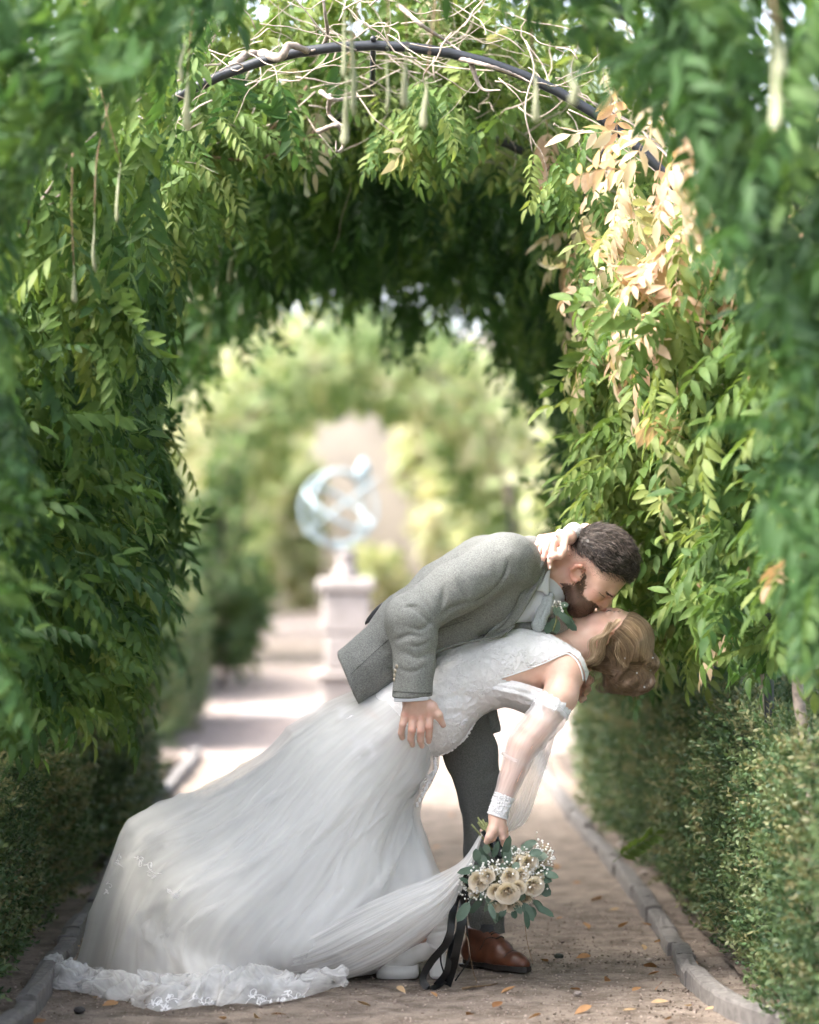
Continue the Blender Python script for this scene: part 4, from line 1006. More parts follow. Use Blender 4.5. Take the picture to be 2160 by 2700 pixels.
v.cone(W(1240, 1790, .20), W(1284, 1925, .22), 50 * U, 40 * U, .03, flat=((0, 1, 0), 1.2))
h = W(896, 1738, 0); h2 = W(938, 1837, 0); tdir = h2 - h; v.plane(h, (-tdir[2] * -1 * -1, 0, tdir[0] * -1 * -1) if False else np.array((tdir[2], 0, -tdir[0])), .003)
lapl = W(1445, 1500, 0); ld = W(1300, 1720, 0) - lapl
V0 = v.d.copy()
v.ell(W(1452, 1606, -.02), np.array((66, 130, 76)) * U, rotm((0, 1, 0), .5), .01, 'c')                      # open front
v.plane(W(1312, 1946, 0), (.25, 0, -1.), .004)
V, F = v.mesh(1)
# sleeve forearm as its own volume so the elbow reads
vs = Vol(W(990, 1880, -.40), W(1200, 1560, -.12), .0042)
vs.chain([A((1120, 1606, -.245), 60), A((1080, 1634, -.252), 63), A((1092, 1682, -.258), 57), A((1092, 1752, -.262), 50), A((1086, 1850, -.264), 52)], .02)
vs.plane(W(1086, 1826, 0), (.05, 0, -1.), .004)
Vs_, Fs_ = vs.mesh(1)
folds = [([(1135, 1645), (1100, 1612), (1078, 1596)], 5.5, 6.3), ([(1150, 1630), (1128, 1600), (1116, 1578)], 5.5, 5.3), ([(1160, 1620), (1168, 1580), (1170, 1550)], 7.4, 6.3), ([(1128, 1622), (1095, 1598), (1062, 1604)], 4.6, 4.2),
         ([(1210, 1530), (1225, 1560), (1240, 1588)], 8.3, 6.3), ([(1240, 1590), (1190, 1606), (1160, 1632)], 7.4, 7.3), ([(1250, 1585), (1300, 1560), (1335, 1510), (1340, 1470)], 4.6, 4.2), ([(1040, 1690), (1080, 1675), (1110, 1680)], 6.4, 4.2), ([(1060, 1718), (1100, 1735), (1135, 1722)], 7.4, 4.2), ([(1050, 1760), (1085, 1772), (1130, 1755)], 6.4, 3.2), ([(1140, 1640), (1110, 1660), (1070, 1652)], 5.5, 4.2),
         ([(1135, 1690), (1105, 1705), (1075, 1700)], 4.6, 3.2)]
V = crease(V, F, folds); V += normals(V, F) * (.0022 * vnoise(V * 22, 4) + .001 * vnoise(V * 60, 6))[:, None]
Vs_ = crease(Vs_, Fs_, folds); Vs_ += normals(Vs_, Fs_) * (.002 * vnoise(Vs_ * 25, 5))[:, None]
jk = obj('jacket', V, F, M_tweed, groom); jb = bvh(V, F)
slv = obj('sleeve', Vs_, Fs_, M_tweed, jk); sb = bvh(Vs_, Fs_)
M_seam = plain('dark_stitching', (.095, .10, .092), .95)
seam(jb, [(925, 1778), (960, 1745), (1000, 1708), (1034, 1680)], .0009, M_seam, 'seam', jk)
seam(jb, [(1250, 1586), (1290, 1562), (1325, 1522), (1340, 1480)], .0008, M_seam, 'seam', jk)
seam(jb, [(1152, 1660), (1200, 1645), (1245, 1630)], .0008, M_seam, 'seam', jk)
v, f = tube(lay(sb, [(1037, 1822), (1060, 1824), (1110, 1827), (1135, 1827)], 20, .0005), .0018, 5); obj('cuff_edge', v, f, M_seam, slv)
M_btn = plain('horn_button', (.42, .36, .28), .35, .25, 60)
for (bx, by) in ((1047, 1757), (1043, 1769), (1041, 1781), (1040, 1792)):
    hh = hit(sb, bx, by, 0)
    if hh:
        n = hh[1]; a = np.cross(n, (0, 0, 1.)); a /= np.linalg.norm(a) + 1e-9; b = np.cross(n, a); an = np.arange(10) * .628
        P = [hh[0] + (a * np.cos(t) + b * np.sin(t)) * .0058 for t in an]; vv = np.vstack([P, np.array(P) + n * .0025, [hh[0] + n * .0018]]); ff = [(i, (i + 1) % 10, 10 + (i + 1) % 10, 10 + i) for i in range(10)] + [(10 + i, 10 + (i + 1) % 10, 20) for i in range(10)]; obj('button', vv, ff, M_btn, slv)
# rear vent showing the dark lining
slab([W(1022, 1580, .05), W(995, 1598, .05), (W(968, 1630, .05)), W(963, 1648, .05), W(985, 1632, .05), W(1010, 1606, .05)], .012, M_lining, 'vent_lining', jk, sub=2)
# pocket flap edge near elbow
# lapel with notch, rolled collar
yl = -.128
slab([W(1392, 1510, yl + .015), W(1410, 1513, yl + .01), W(1440, 1500, yl + .035), W(1430, 1530, yl + .015), W(1412, 1562, yl + .005), W(1386, 1606, yl - .004), W(1356, 1648, yl), W(1318, 1674, yl + .01), W(1270, 1682, yl + .02), W(1320, 1655, yl), W(1352, 1610, yl - .002), W(1374, 1560, yl + .004)], .010, M_tweed, 'lapel', jk, sub=3, bulge=.004)
v, f = tube(crv([W(1385, 1512, -.125), W(1420, 1500, -.115), W(1432, 1480, -.10), W(1440, 1462, -.07), W(1452, 1448, -.02), W(1462, 1442, .04)], 24), np.interp(np.linspace(0, 1, 24), [0, .2, .6, 1], [.006, .016, .02, .018]), 10, .55, (1, 0, 0)); obj('collar', v, f, M_tweed, jk)
# front edge of the jacket along her dress
v, f = tube(crv([W(1356, 1650, -.128), W(1318, 1676, -.135), W(1225, 1694, -.155), W(1180, 1707, -.165), W(1140, 1724, -.17)], 24), .009, 8, .5, (0, 0, 1)); obj('front_edge', v, f, M_tweed, jk)
# shirt, cravat, waistcoat
v = Vol(W(1290, 1720, -.2), W(1480, 1490, .16), .004)
v.chain([A((1330, 1600, 0), 70), A((1400, 1572, 0), 66), A((1452, 1545, .01), 58)], .03); v.chain([A((1330, 1600, -.05), 62), A((1395, 1590, -.045), 52)], .03)
V, F = v.mesh(1); V = crease(V, F, [([(1385, 1615), (1402, 1600), (1412, 1575)], 4, 3), ([(1395, 1640), (1410, 1615), (1420, 1590)], 4, 3)]); sh = obj('shirt', V, F, M_shirt, groom); shb = bvh(V, F)
slab([W(1452, 1500, -.075), W(1449, 1535, -.085), W(1447, 1572, -.082), W(1430, 1560, -.098), W(1414, 1556, -.108), W(1432, 1528, -.1), W(1442, 1508, -.09)], .006, M_shirt, 'shirt_collar', sh, sub=2, bulge=.002)
v, f = tube(crv([W(1038, 1828, -.262), W(1086, 1833, -.264), W(1134, 1833, -.262)], 8), .01, 8); 
vs = Vol(W(1020, 1870, -.36), W(1160, 1790, -.16), .003); vs.cone(W(1086, 1790, -.264), W(1087, 1850, -.264), 46 * U, 47 * U, .005); vs.plane(W(1086, 1835, 0), (.06, 0, -1.), .003); V, F = vs.mesh(1); obj('shirt_cuff', V, F, M_shirt, sh)
v = Vol(W(1380, 1680, -.16), W(1475, 1545, .02), .0026)
v.chain([A((1452, 1572, -.078), 11), A((1444, 1586, -.09), 14), A((1434, 1612, -.094), 17), A((1420, 1648, -.098), 19)], .008, flat=((0, 1, 0), 2.0))
V, F = v.mesh(1); V = crease(V, F, [([(1450, 1580), (1436, 1612), (1420, 1650)], 4, 2)]); obj('cravat', V, F, M_tie, groom)
v = Vol(W(1330, 1720, -.2), W(1460, 1590, .1), .004); v.chain([A((1355, 1660, -.06), 34), A((1400, 1668, -.06), 26), A((1448, 1655, -.03), 26)], .02); V, F = v.mesh(1); obj('waistcoat', V, F, M_trous, groom)
# trousers
v = Vol(W(890, 2510, -.25), W(1370, 1780, .36), .0055)
v.chain([A((1190, 1850, .14), 82), A((1242, 1985, .15), 72), A((1260, 2058, .155), 58), A((1264, 2110, .16), 50), A((1272, 2250, .16), 47), A((1281, 2400, .16), 47), A((1288, 2490, .16), 47)], .02)
v.chain([A((1060, 1850, .0), 85), A((1020, 2000, -.01), 72), A((990, 2180, -.02), 56), A((965, 2400, -.03), 48), A((955, 2500, -.03), 48)], .02)
v.chain([A((1190, 1850, .14), 82), A((1060, 1840, .02), 85)], .05); v.plane(W(1288, 2474, .1), (.1, 0, -1.), .004)
V, F = v.mesh(1); V = crease(V, F, [([(1300, 1990), (1270, 2010), (1240, 2000)], 8, 4), ([(1312, 2030), (1280, 2050), (1250, 2045)], 8, 4), ([(1316, 2060), (1285, 2085), (1255, 2080)], 7, 4), ([(1262, 2120), (1270, 2250), (1278, 2400)], 5, -3), ([(1250, 2420), (1280, 2440), (1320, 2432)], 8, 4)])
V += normals(V, F) * (.003 * vnoise(V * 14, 8))[:, None]; obj('trousers', V, F, M_trous, groom)
# shoes
def brogue(cx, cy, ang, lab=None):
    """built toe along +X, then turned"""
    sh_ = empty('shoe', (cx, cy, 0)); sh_.parent = groom; sh_.matrix_parent_inverse = parent_inv(groom)
    v = Vol((-.14, -.08, -.01), (.22, .08, .16), .003)
    v.chain([((-.075, 0, .052), .036), ((-.02, 0, .055), .040), ((.06, .0, .046), .040), ((.125, 0, .036), .031), ((.155, 0, .032), .022)], .02); v.chain([((-.06, 0, .06), .038), ((-.05, 0, .13), .038)], .02); v.chain([((-.03, 0, .115), .034), ((.05, 0, .074), .034)], .02)
    v.plane((0, 0, .026), (0, 0, -1), .003); v.plane((-.05, 0, .135), (.1, 0, 1), .004)
    V, F = v.mesh(1); R = rotm((0, 0, 1), ang)
    def tr(P): return (np.asarray(P) * .9) @ R.T + [cx, cy, 0]
    up = obj('upper', tr(V), F, M_shoe, sh_)
    n = 28; t = np.linspace(0, 2 * math.pi, n, endpoint=False); ox = np.where(np.cos(t) > 0, .04 + .142 * np.cos(t), .04 + .155 * np.cos(t)); oy = .043 * np.sin(t) * (1 + .12 * np.cos(t) - .25 * np.exp(-((ox + .01) / .05) ** 2))
    a = np.stack([ox, oy, np.full(n, .012)], -1); b = a + [0, 0, .016]; V2 = np.vstack([a, b]); F2 = [tuple(range(n - 1, -1, -1)), tuple(range(n, 2 * n))] + [(i, (i + 1) % n, n + (i + 1) % n, n + i) for i in range(n)]; obj('sole', tr(V2), F2, M_sole, sh_, smooth=False)
    m = ox < -.04; hx = [(-.118, -.02), (-.10, -.034), (-.03, -.036), (-.03, .036), (-.10, .034), (-.118, .02)]; V3 = np.array([(q[0], q[1], z) for z in (-.001, .014) for q in hx]); obj('heel', tr(V3), [(5, 4, 3, 2, 1, 0), (6, 7, 8, 9, 10, 11)] + [(i, (i + 1) % 6, 6 + (i + 1) % 6, 6 + i) for i in range(6)], M_sole, sh_, smooth=False)
    bb = bvh(V, F); lm = MB()
    for i, xx in enumerate((-.004, .012, .028, .044)):
        P = []
        for yy in np.linspace(-.018, .018, 9):
            h = bb.ray_cast(Vector((xx + .006 * (i % 2), yy, .3)), Vector((0, 0, -1)))
            if h[0]: P.append(np.array(h[0]) + [0, 0, .0015])
        if len(P) > 3: vv, ff = tube(P, .0022, 5); lm.add(tr(vv), ff)
    for sgn in (-1, 1):
        P = []
        for u in np.linspace(0, 1, 12):
            h = bb.ray_cast(Vector((.055 - .09 * u, .012 * sgn + .045 * sgn * u, .3)), Vector((0, 0, -1)))
            if h[0]: P.append(np.array(h[0]) + [0, 0, .0008])
        if len(P) > 3: vv, ff = tube(P, .0016, 4); lm.add(tr(vv), ff)
    P = []
    for yy in np.linspace(-.034, .034, 13):
        h = bb.ray_cast(Vector((.10 + .01 * (1 - (yy / .034) ** 2), yy, .3)), Vector((0, 0, -1)))
        if h[0]: P.append(np.array(h[0]) + [0, 0, .0006])
    if len(P) > 3: vv, ff = tube(P, .0013, 4); lm.add(tr(vv), ff)
    lm.build('laces', M_sole, up)
g1 = W(1290, 2540, .10); brogue(g1[0], g1[1] + .02, -.80)
g2 = Wg(925, 2574); brogue(g2[0], g2[1] + .06, -.35)
v, f = tube([W(1284, 2440, .14), W(1284, 2500, .125)], .034, 10); obj('sock', v, f, M_lining, groom)

# ------------------------------------------------------------------ the woman
bride = empty('person', W(1100, 2572, 0) * [1, 1, 0], label='woman in a white lace wedding dress leaning back in his arms', cat='person')
BY = .02
v = Vol(W(1440, 1790, -.15), W(1745, 1585, .17), .0024)
v.ell(W(1640, 1690, BY), np.array((76, 66, 78)) * U, None, .01)
v.ell(W(1590, 1658, BY), np.array((62, 54, 46)) * U, None, .03)
for s in (-1, 1):
    v.chain([A((1600, 1700, BY + s * .046), 18), A((1562, 1674, BY + s * .036), 18), A((1532, 1640, BY + s * .012), 16)], .022); v.ell(W(1578, 1634, BY + s * .036), np.array((26, 18, 17)) * U, None, .016)
v.chain([A((1532, 1638, BY), 17), A((1524, 1632, BY), 14)], .014)
v.ell(W(1556, 1622, BY), np.array((18, 20, 12)) * U, None, .012); v.ell(W(1551, 1613, BY), np.array((7, 15, 6)) * U, None, .005); v.ell(W(1562, 1610, BY), np.array((7, 15, 6)) * U, None, .005)
v.cone(W(1628, 1618, BY - .03), W(1628, 1618, BY + .03), 12 * U, 12 * U, .018)
v.chain([A((1614, 1614, BY), 8), A((1598, 1603, BY), 8), A((1588, 1599, BY), 9)], .010)
for s in (-1, 1):
    v.ell(W(1581, 1606, BY + s * .010), np.array((7, 6, 6)) * U, None, .006); v.ell(W(1610, 1607, BY + s * .034), np.array((11, 14, 9)) * U, None, .010, 'c'); v.ell(W(1607, 1617, BY + s * .032), np.array((12, 13, 11)) * U, None, .006)
v.chain([A((1590, 1690, BY), 50), A((1545, 1700, .01), 46), A((1495, 1722, 0), 48), A((1450, 1745, 0), 60)], .03)
be = [(1618, 1668), (1609, 1664), (1599, 1672), (1597, 1684), (1602, 1694)]
v.chain([A((x, y, BY - .074), 4.5) for x, y in be], .004); v.ell(W(1608, 1680, BY - .066), np.array((12, 6, 15)) * U, None, .008)
V, F = v.mesh(1); x, y, _ = project(V); sk = np.tile((.79, .535, .43), (len(V), 1))
sk = blend(sk, np.exp(-((x - 1580) ** 2 / 900 + (y - 1640) ** 2 / 600)) * .5, (.74, .38, .30)); sk = blend(sk, ((np.hypot((x - 1556) / 1.4, y - 1611) < 8)) * .8, (.55, .17, .15)); sk = blend(sk, np.clip(1 - seg_dist(x, y, be) / 14, 0, 1) * .5, (.70, .33, .25))
bparts = [(V, F, sk)]; bfb = bvh(V, F)
seam(bfb, [(1598, 1614), (1603, 1611), (1609, 1610), (1613, 1612)], .0009, M_lash, 'eyelashes', bride, 12)
cs = []
for i in range(44):
    a = rng.random(); p = hit(bfb, 1618 + 16 * a, 1613 - 1 * a + rng.normal(0, 1.2), .0003)
    if p: d = np.array((.8, 0, -.2)) + rng.normal(0, .2, 3); cs.append([p[0], p[0] + d * .003, p[0] + d * .006])
M_brow = plain('brown_brow', (.14, .07, .04), .6)
if cs: sv, sf, st = strands(cs, .0004, rng.random(len(cs))); obj('eyebrow', sv, sf, M_brow, bride, attrs={'tint': st})
# trunk and near arm
v = Vol(W(960, 2060, -.30), W(1570, 1610, .30), .0038)
for s in (-.055, .055):
    v.chain([A((1450, 1738, s * 1.3), 52), A((1392, 1746, s), 78), A((1330, 1762, s), 84), A((1222, 1792, s * .75), 84), A((1130, 1878, s), 98), A((1062, 1900, s), 92), A((1010, 1925, s * .8), 72)], .05)
v.ell(W(1360, 1716, -.055), np.array((46, 48, 42)) * U, None, .04); v.ell(W(1360, 1716, .055), np.array((46, 48, 42)) * U, None, .04)       # bust
v.chain([A((1455, 1738, -.09), 52), A((1497, 1766, -.12), 47)], .04); v.chain([A((1455, 1735, .09), 52), A((1497, 1752, .14), 46)], .04)
v.chain([A((1560, 1692, BY), 44), A((1495, 1722, 0), 46), A((1440, 1740, 0), 60)], .03)
v.chain([A((1497, 1766, -.12), 47), A((1478, 1835, -.16), 43), A((1440, 1892, -.18), 38)], .02)
V, F = v.mesh(1); x, y, _ = project(V); sk = np.tile((.79, .535, .43), (len(V), 1)); sk = blend(sk, np.exp(-((x - 1530) ** 2 + (y - 1790) ** 2) / 1500) * .35, (.74, .42, .33)); bparts.append((V, F, sk))
TV, TF = V, F
# forearm and hand holding the bouquet
v = Vol(W(1240, 2260, -.36), W(1490, 1860, -.08), .0026)
v.chain([A((1440, 1892, -.18), 38), A((1405, 1935, -.20), 35), A((1375, 1972, -.21), 33), A((1350, 2040, -.215), 27), A((1325, 2110, -.22), 21), A((1311, 2150, -.222), 20)], .015)
hy = -.225
hand(v, (1311, 2152, hy), [(1296, 2184, hy - .004), (1308, 2190, hy - .012), (1320, 2191, hy - .010), (1329, 2186, hy)],
     [[(1285, 2196, hy + .012, 8.5), (1277, 2196, hy + .026, 7.5), (1271, 2190, hy + .032, 6.5)], [(1300, 2210, hy - .012, 8.5), (1292, 2219, hy + .008, 7.5), (1285, 2216, hy + .02, 6.5)], [(1326, 2210, hy - .010, 8.5), (1329, 2224, hy + .004, 8), (1322, 2232, hy + .018, 6.5)], [(1334, 2204, hy + .004, 8), (1336, 2219, hy + .014, 7.5), (1330, 2228, hy + .026, 6.2)]],
     [(1306, 2165, hy - .01, 12), (1299, 2190, hy - .026, 10.5), (1290, 2206, hy - .032, 9), (1283, 2219, hy - .028, 7.5)], 11, 17)
V, F = v.mesh(1); bparts.append((V, F, np.tile((.79, .525, .42), (len(V), 1)))); abv = bvh(V, F); AV, AF = V, F
# far hand at his nape
v = Vol(W(1395, 1515, -.16), W(1530, 1385, .12), .0022)
hand(v, (1500, 1416, -.045), [(1462, 1432, -.092), (1449, 1426, -.088), (1437, 1421, -.075), (1426, 1419, -.055)],
     [[(1456, 1458, -.112, 7.6), (1450, 1482, -.118, 7), (1451, 1498, -.116, 5.8)], [(1440, 1453, -.108, 7.6), (1432, 1472, -.114, 7), (1429, 1485, -.112, 5.8)], [(1428, 1445, -.098, 7.2), (1419, 1462, -.102, 6.6), (1417, 1472, -.100, 5.4)], [(1417, 1436, -.08, 6.8), (1411, 1450, -.086, 6.2), (1412, 1460, -.086, 5.2)]],
     [(1490, 1428, -.075, 12), (1486, 1452, -.105, 10), (1478, 1466, -.112, 8.6), (1462, 1467, -.118, 7.4), (1451, 1470, -.118, 5.8)], 10, 16)
v.chain([A((1500, 1415, -.045), 17), A((1520, 1402, .03), 20), A((1545, 1400, .10), 24)], .01)
V, F = v.mesh(1); bparts.append((V, F, np.tile((.74, .48, .40), (len(V), 1)))); nb = bvh(V, F)
M_nail = plain('pale_nail', (.82, .66, .62), .25)
# hidden rest of her: far arm, legs
v = Vol(W(900, 2560, -.25), W(1720, 1380, .42), .012)
v.chain([A((1497, 1752, .14), 44), A((1580, 1580, .27), 34), A((1545, 1400, .10), 24)], .02)
for s in (-.06, .07): v.chain([A((1075, 1890, s), 74), A((965, 2180, s * .8), 46), A((1110, 2470, s * .5 - .03), 22)], .02)
V, F = v.mesh(1); bparts.append((V, F, np.tile((.79, .535, .43), (len(V), 1))))
V, F, C = joinparts(bparts); obj('body', V, F, M_skin, bride, attrs={'Col': C})
for (a, b) in ((1451, 1499), (1429, 1486), (1417, 1473), (1412, 1461), (1448, 1471)):
    hh = hit(nb, a, b - 3, .0006)
    if hh: vv, ff = lathe([(.001, -.0015), (.0042, 0), (.003, .001)], 8); R = orient(np.array([[0, 0, -1.]]), hh[1][None])[0]; obj('fingernail', (vv * [1.35, 1, 1]) @ np.stack([R[:, 0], R[:, 1], R[:, 2]], -1).T + hh[0], ff, M_nail, bride)

# dress ---------------------------------------------------------------------
dress = empty('dress', W(1130, 1900, 0)); dress.parent = bride; dress.matrix_parent_inverse = parent_inv(bride)
x, y, _ = project(TV)
cut = [(1322, 1787), (1380, 1768), (1434, 1748), (1478, 1728), (1500, 1724), (1524, 1742), (1537, 1772), (1541, 1810), (1580, 1860), (1440, 1930), (1428, 1823), (1385, 1806)]
neckl = [(1392, 1650), (1450, 1674), (1492, 1698), (1528, 1724), (1550, 1770), (1560, 1800), (1620, 1800), (1620, 1590), (1400, 1590)]
jx = .8 * vnoise(TV * 260, 9)
armb = (seg_dist(x, y, [(1500, 1770), (1440, 1892)]) < 46) & (TV[:, 1] < -.07)
keep = (~inpoly(x + jx, y + jx, cut) & ~inpoly(x + jx, y + jx, neckl)) & ((x - 925) * 181 - (y - 1812) * 165 > 0)
dv, df, ids = submesh(TV, TF, keep, .0055)
dv = crease(dv, df, [([(1300, 1880), (1280, 1840), (1262, 1800)], 7, 4), ([(1330, 1870), (1310, 1835), (1300, 1805)], 7, 4), ([(1360, 1868), (1345, 1840), (1335, 1815)], 6, 3), ([(1400, 1840), (1360, 1822), (1330, 1800)], 6, 4), ([(1160, 1850), (1210, 1835), (1260, 1840)], 9, 4), ([(1250, 1895), (1210, 1880), (1160, 1890)], 8, 4)])
bod = obj('bodice', dv, df, M_lace, dress); db = bvh(dv, df)
# loose back panel below the cut-out
n_, m_ = 30, 40
c0 = crv([W(1308, 1790, -.132), W(1365, 1797, -.16), W(1432, 1818, -.15)], m_); c1 = crv([W(1286, 1862, -.04), W(1345, 1868, -.06), W(1392, 1886, -.05)], m_); cm = crv([W(1296, 1822, -.145), W(1365, 1838, -.18), W(1422, 1856, -.165)], m_)
Pn = np.array([(c0 * (1 - a) ** 2 + 2 * a * (1 - a) * (cm * 2 - (c0 + c1) / 2) + c1 * a * a) for a in np.linspace(0, 1, n_)]); uvp = np.stack(np.meshgrid(np.linspace(0, 1, n_), np.linspace(0, 1, m_), indexing='ij'), -1)
Pn[..., 1] += .004 * np.sin(uvp[..., 1] * 9 + 5 * uvp[..., 0]) + .003 * np.sin(uvp[..., 0] * 26)
obj('back_panel', Pn.reshape(-1, 3), gridF(n_, m_), M_lace, dress, uv=uvp.reshape(-1, 2))
# neckline piping
v, f = tube(crv([W(1390, 1655, -.05), W(1430, 1668, -.02), W(1462, 1678, .03), W(1482, 1686, .06)], 20), .0045, 6); obj('piping', v, f, M_motif, bod)
tvb = bvh(TV, TF)
for ln in ([(1452, 1679), (1490, 1700), (1526, 1727), (1543, 1768), (1546, 1790)], [(1322, 1788), (1380, 1769), (1434, 1749), (1478, 1729), (1500, 1725), (1522, 1743), (1535, 1772), (1539, 1800)]):
    P = lay(tvb, ln, 40, .0045)
    if len(P) > 4: v, f = tube(P, .0028, 6); obj('piping', v, f, M_motif, bod)

# skirt: rows run from the hip to the hem
ROWS = [[(990, 1806), (1020, 1850), (1055, 1890), (1088, 1930), (1122, 1966), (1150, 1993)],
        [(860, 1864), (905, 1920), (965, 1972), (1030, 2015), (1092, 2040), (1143, 2033)],
        [(768, 1930), (815, 2000), (880, 2060), (960, 2100), (1035, 2118), (1096, 2128)],
        [(684, 2003), (720, 2090), (790, 2170), (880, 2212), (990, 2225), (1117, 2214)],
        [(534, 2098), (590, 2200), (680, 2290), (800, 2330), (960, 2325), (1146, 2303)],
        [(366, 2170), (430, 2290), (540, 2400), (700, 2440), (900, 2430), (1158, 2380)],
        [(310, 2262), (360, 2400), (480, 2500), (650, 2530), (860, 2510), (1110, 2460)],
        [(222, 2540), (330, 2590), (500, 2606), (700, 2598), (890, 2577), (1010, 2545)]]
HN = [.192, .205, .22, .24, .27, .29, .27, .0]; YA = [.0, .0, .02, .04, .06, .09, .14, .22]; YB = [0, 0, -.02, -.04, -.06, -.08, -.1, -.06]
def skirt(A_shift=None, grow=0.0, amp=1.0, seed=1, n=150, m=120, last=1.0):
    def curve3(far):
        R = []
        for i, row in enumerate(ROWS):
            q = []
            for j, (a, b) in enumerate(row):
                t = j / 5; yy = YA[i] * (1 - t) + YB[i] * t
                if i == 7: p = Wg(a, b, .006); p = p + ([0, .22 * math.sin(math.pi * t), 0] if far else [0, 0, 0])
                else: p = W(a, b, yy + (1 if far else -1) * HN[i] * math.sin(math.pi * t) ** .75)
                if A_shift is not None and i >= 5: p = p + np.array((A_shift[i - 5] * (1 - t) ** 2, 0, 0))
                q.append(p)
            R.append(crv(q, m))
        R = np.stack(R); return np.stack([crv(R[:, j], n) for j in range(m)], 1)
    a, b = curve3(False), curve3(True)[:, ::-1]; G_ = np.concatenate([a, b[:, 1:-1]], 1); M_ = G_.shape[1]
    s = np.linspace(0, 1, n)[:, None]; t = np.concatenate([np.linspace(0, 1, m), 1 + np.linspace(0, 1, m)[1:-1]])[None]
    F = gridF(n, M_, True); V = G_.reshape(-1, 3); Nn = normals(V, F)
    cen = V.reshape(n, M_, 3).mean(1, keepdims=True); sg = np.sign((Nn.reshape(n, M_, 3) * (V.reshape(n, M_, 3) - cen)).sum()); Nn *= sg
    def f1(fr, dr, sd): return vnoise(np.stack([t * fr + s * dr, s * 1.6 + 0 * t, 0 * t * s + sd], -1), seed)
    fold = (.020 * f1(5, 1.6, 1) + .010 * f1(11, -2.2, 2) + .0035 * f1(26, 3, 3) + .001 * f1(70, 3, 4)) * (.15 + .85 * np.clip(s * 1.5, 0, 1)) * amp
    rd = lambda fr, dr, sd: (1 - np.abs(f1(fr, dr, sd))) ** 7
    fold = fold + (.011 * rd(6, 2.5, 11) + .007 * rd(12, -3, 12) + .004 * rd(24, 2, 13)) * np.clip(s * 2.5 - .1, 0, 1) * amp
    V = V + Nn * (fold.reshape(-1, 1) + grow); V[:, 2] = np.maximum(V[:, 2], .004 + .004 * (vnoise(V * 30, 2) + 1))
    uv = np.stack([np.broadcast_to(t, (n, M_)).ravel(), np.broadcast_to(s, (n, M_)).ravel()], -1)
    k = int(n * last); 
    return V[:k * M_], gridF(k, M_, True), uv[:k * M_]
V, F, uv = skirt((.07, .11, .24), -.016, 1.0, 3); sat = obj('satin_skirt', V, F, M_satin, dress, uv=uv)
V, F, uv = skirt(None, .004, 1.2, 9)
tf = [([(1054, 1999), (960, 2040), (859, 2084), (664, 2162), (496, 2201)], 7, -7), ([(1093, 2005), (1000, 2180), (924, 2304), (879, 2434), (729, 2538)], 7, -8), ([(1040, 2010), (900, 2090), (740, 2190), (560, 2290)], 9, 7), ([(1070, 2060), (960, 2220), (840, 2360), (690, 2480)], 10, 7), ([(900, 1930), (800, 2010), (680, 2080)], 8, 6), ([(860, 1960), (760, 2040), (620, 2120)], 6, -5), ([(330, 2240), (340, 2350), (370, 2470), (430, 2560)], 7, -8), ([(360, 2250), (385, 2360), (430, 2480)], 9, 7), ([(420, 2390), (500, 2500), (560, 2580)], 7, -7), ([(1110, 2060), (1060, 2200), (1040, 2300)], 7, 6), ([(500, 2220), (650, 2215), (800, 2180)], 6, -4)]
V = crease(V, F, tf); tul = obj('tulle_skirt', V, F, M_tulle, dress, uv=uv); tb = bvh(V, F)
V, F, uv = skirt((.0, .01, .05), .011, 1.5, 14, last=.9); obj('tulle_skirt', V, F, M_tulle, dress, uv=uv)
# tulle gathered up into her hand
def band(up, lo, ya, yb, seed, name='gathered_tulle', n=120, m=70, amp=.008, mat=None):
    a = crv([W(*p) for p in up], n); b = crv([W(*p) for p in lo], n); s = np.linspace(0, 1, n)[:, None]; t = np.linspace(0, 1, m)[None]
    G_ = a[:, None] * (1 - t[..., None]) + b[:, None] * t[..., None]; bl = np.sin(math.pi * t) * (.015 + .05 * np.sin(math.pi * np.clip(s, 0, 1)))
    G_[..., 1] -= bl; V = G_.reshape(-1, 3); F = gridF(n, m); Nn = normals(V, F)
    fd = amp * (vnoise(np.stack([t * 9 + s * .8, s * 2 + 0 * t, 0 * s * t], -1), seed) + .6 * vnoise(np.stack([t * 22 - s, s * 3 + 0 * t, 0 * s * t], -1), seed + 1)) * np.clip(s * 4, .15, 1)
    V = V + Nn * fd.reshape(-1, 1); uv = np.stack([np.broadcast_to(s, (n, m)).ravel(), np.broadcast_to(t, (n, m)).ravel()], -1); return obj(name, V, F, mat or M_band, dress, uv=uv)
band([(1268, 2196, -.215), (1222, 2266, -.25), (1150, 2306, -.27), (1050, 2345, -.30), (930, 2400, -.31), (780, 2480, -.28), (600, 2545, -.22)], [(1274, 2202, -.215), (1240, 2300, -.26), (1176, 2412, -.28), (1110, 2475, -.28), (1000, 2548, -.24), (880, 2585, -.20), (640, 2600, -.19)], 0, 0, 3)
band([(1268, 2196, -.20), (1215, 2280, -.22), (1120, 2360, -.25), (990, 2420, -.28), (860, 2470, -.29)], [(1270, 2204, -.2), (1222, 2330, -.23), (1150, 2440, -.25), (1040, 2525, -.24), (930, 2572, -.2)], 0, 0, 8, mat=M_tulle)

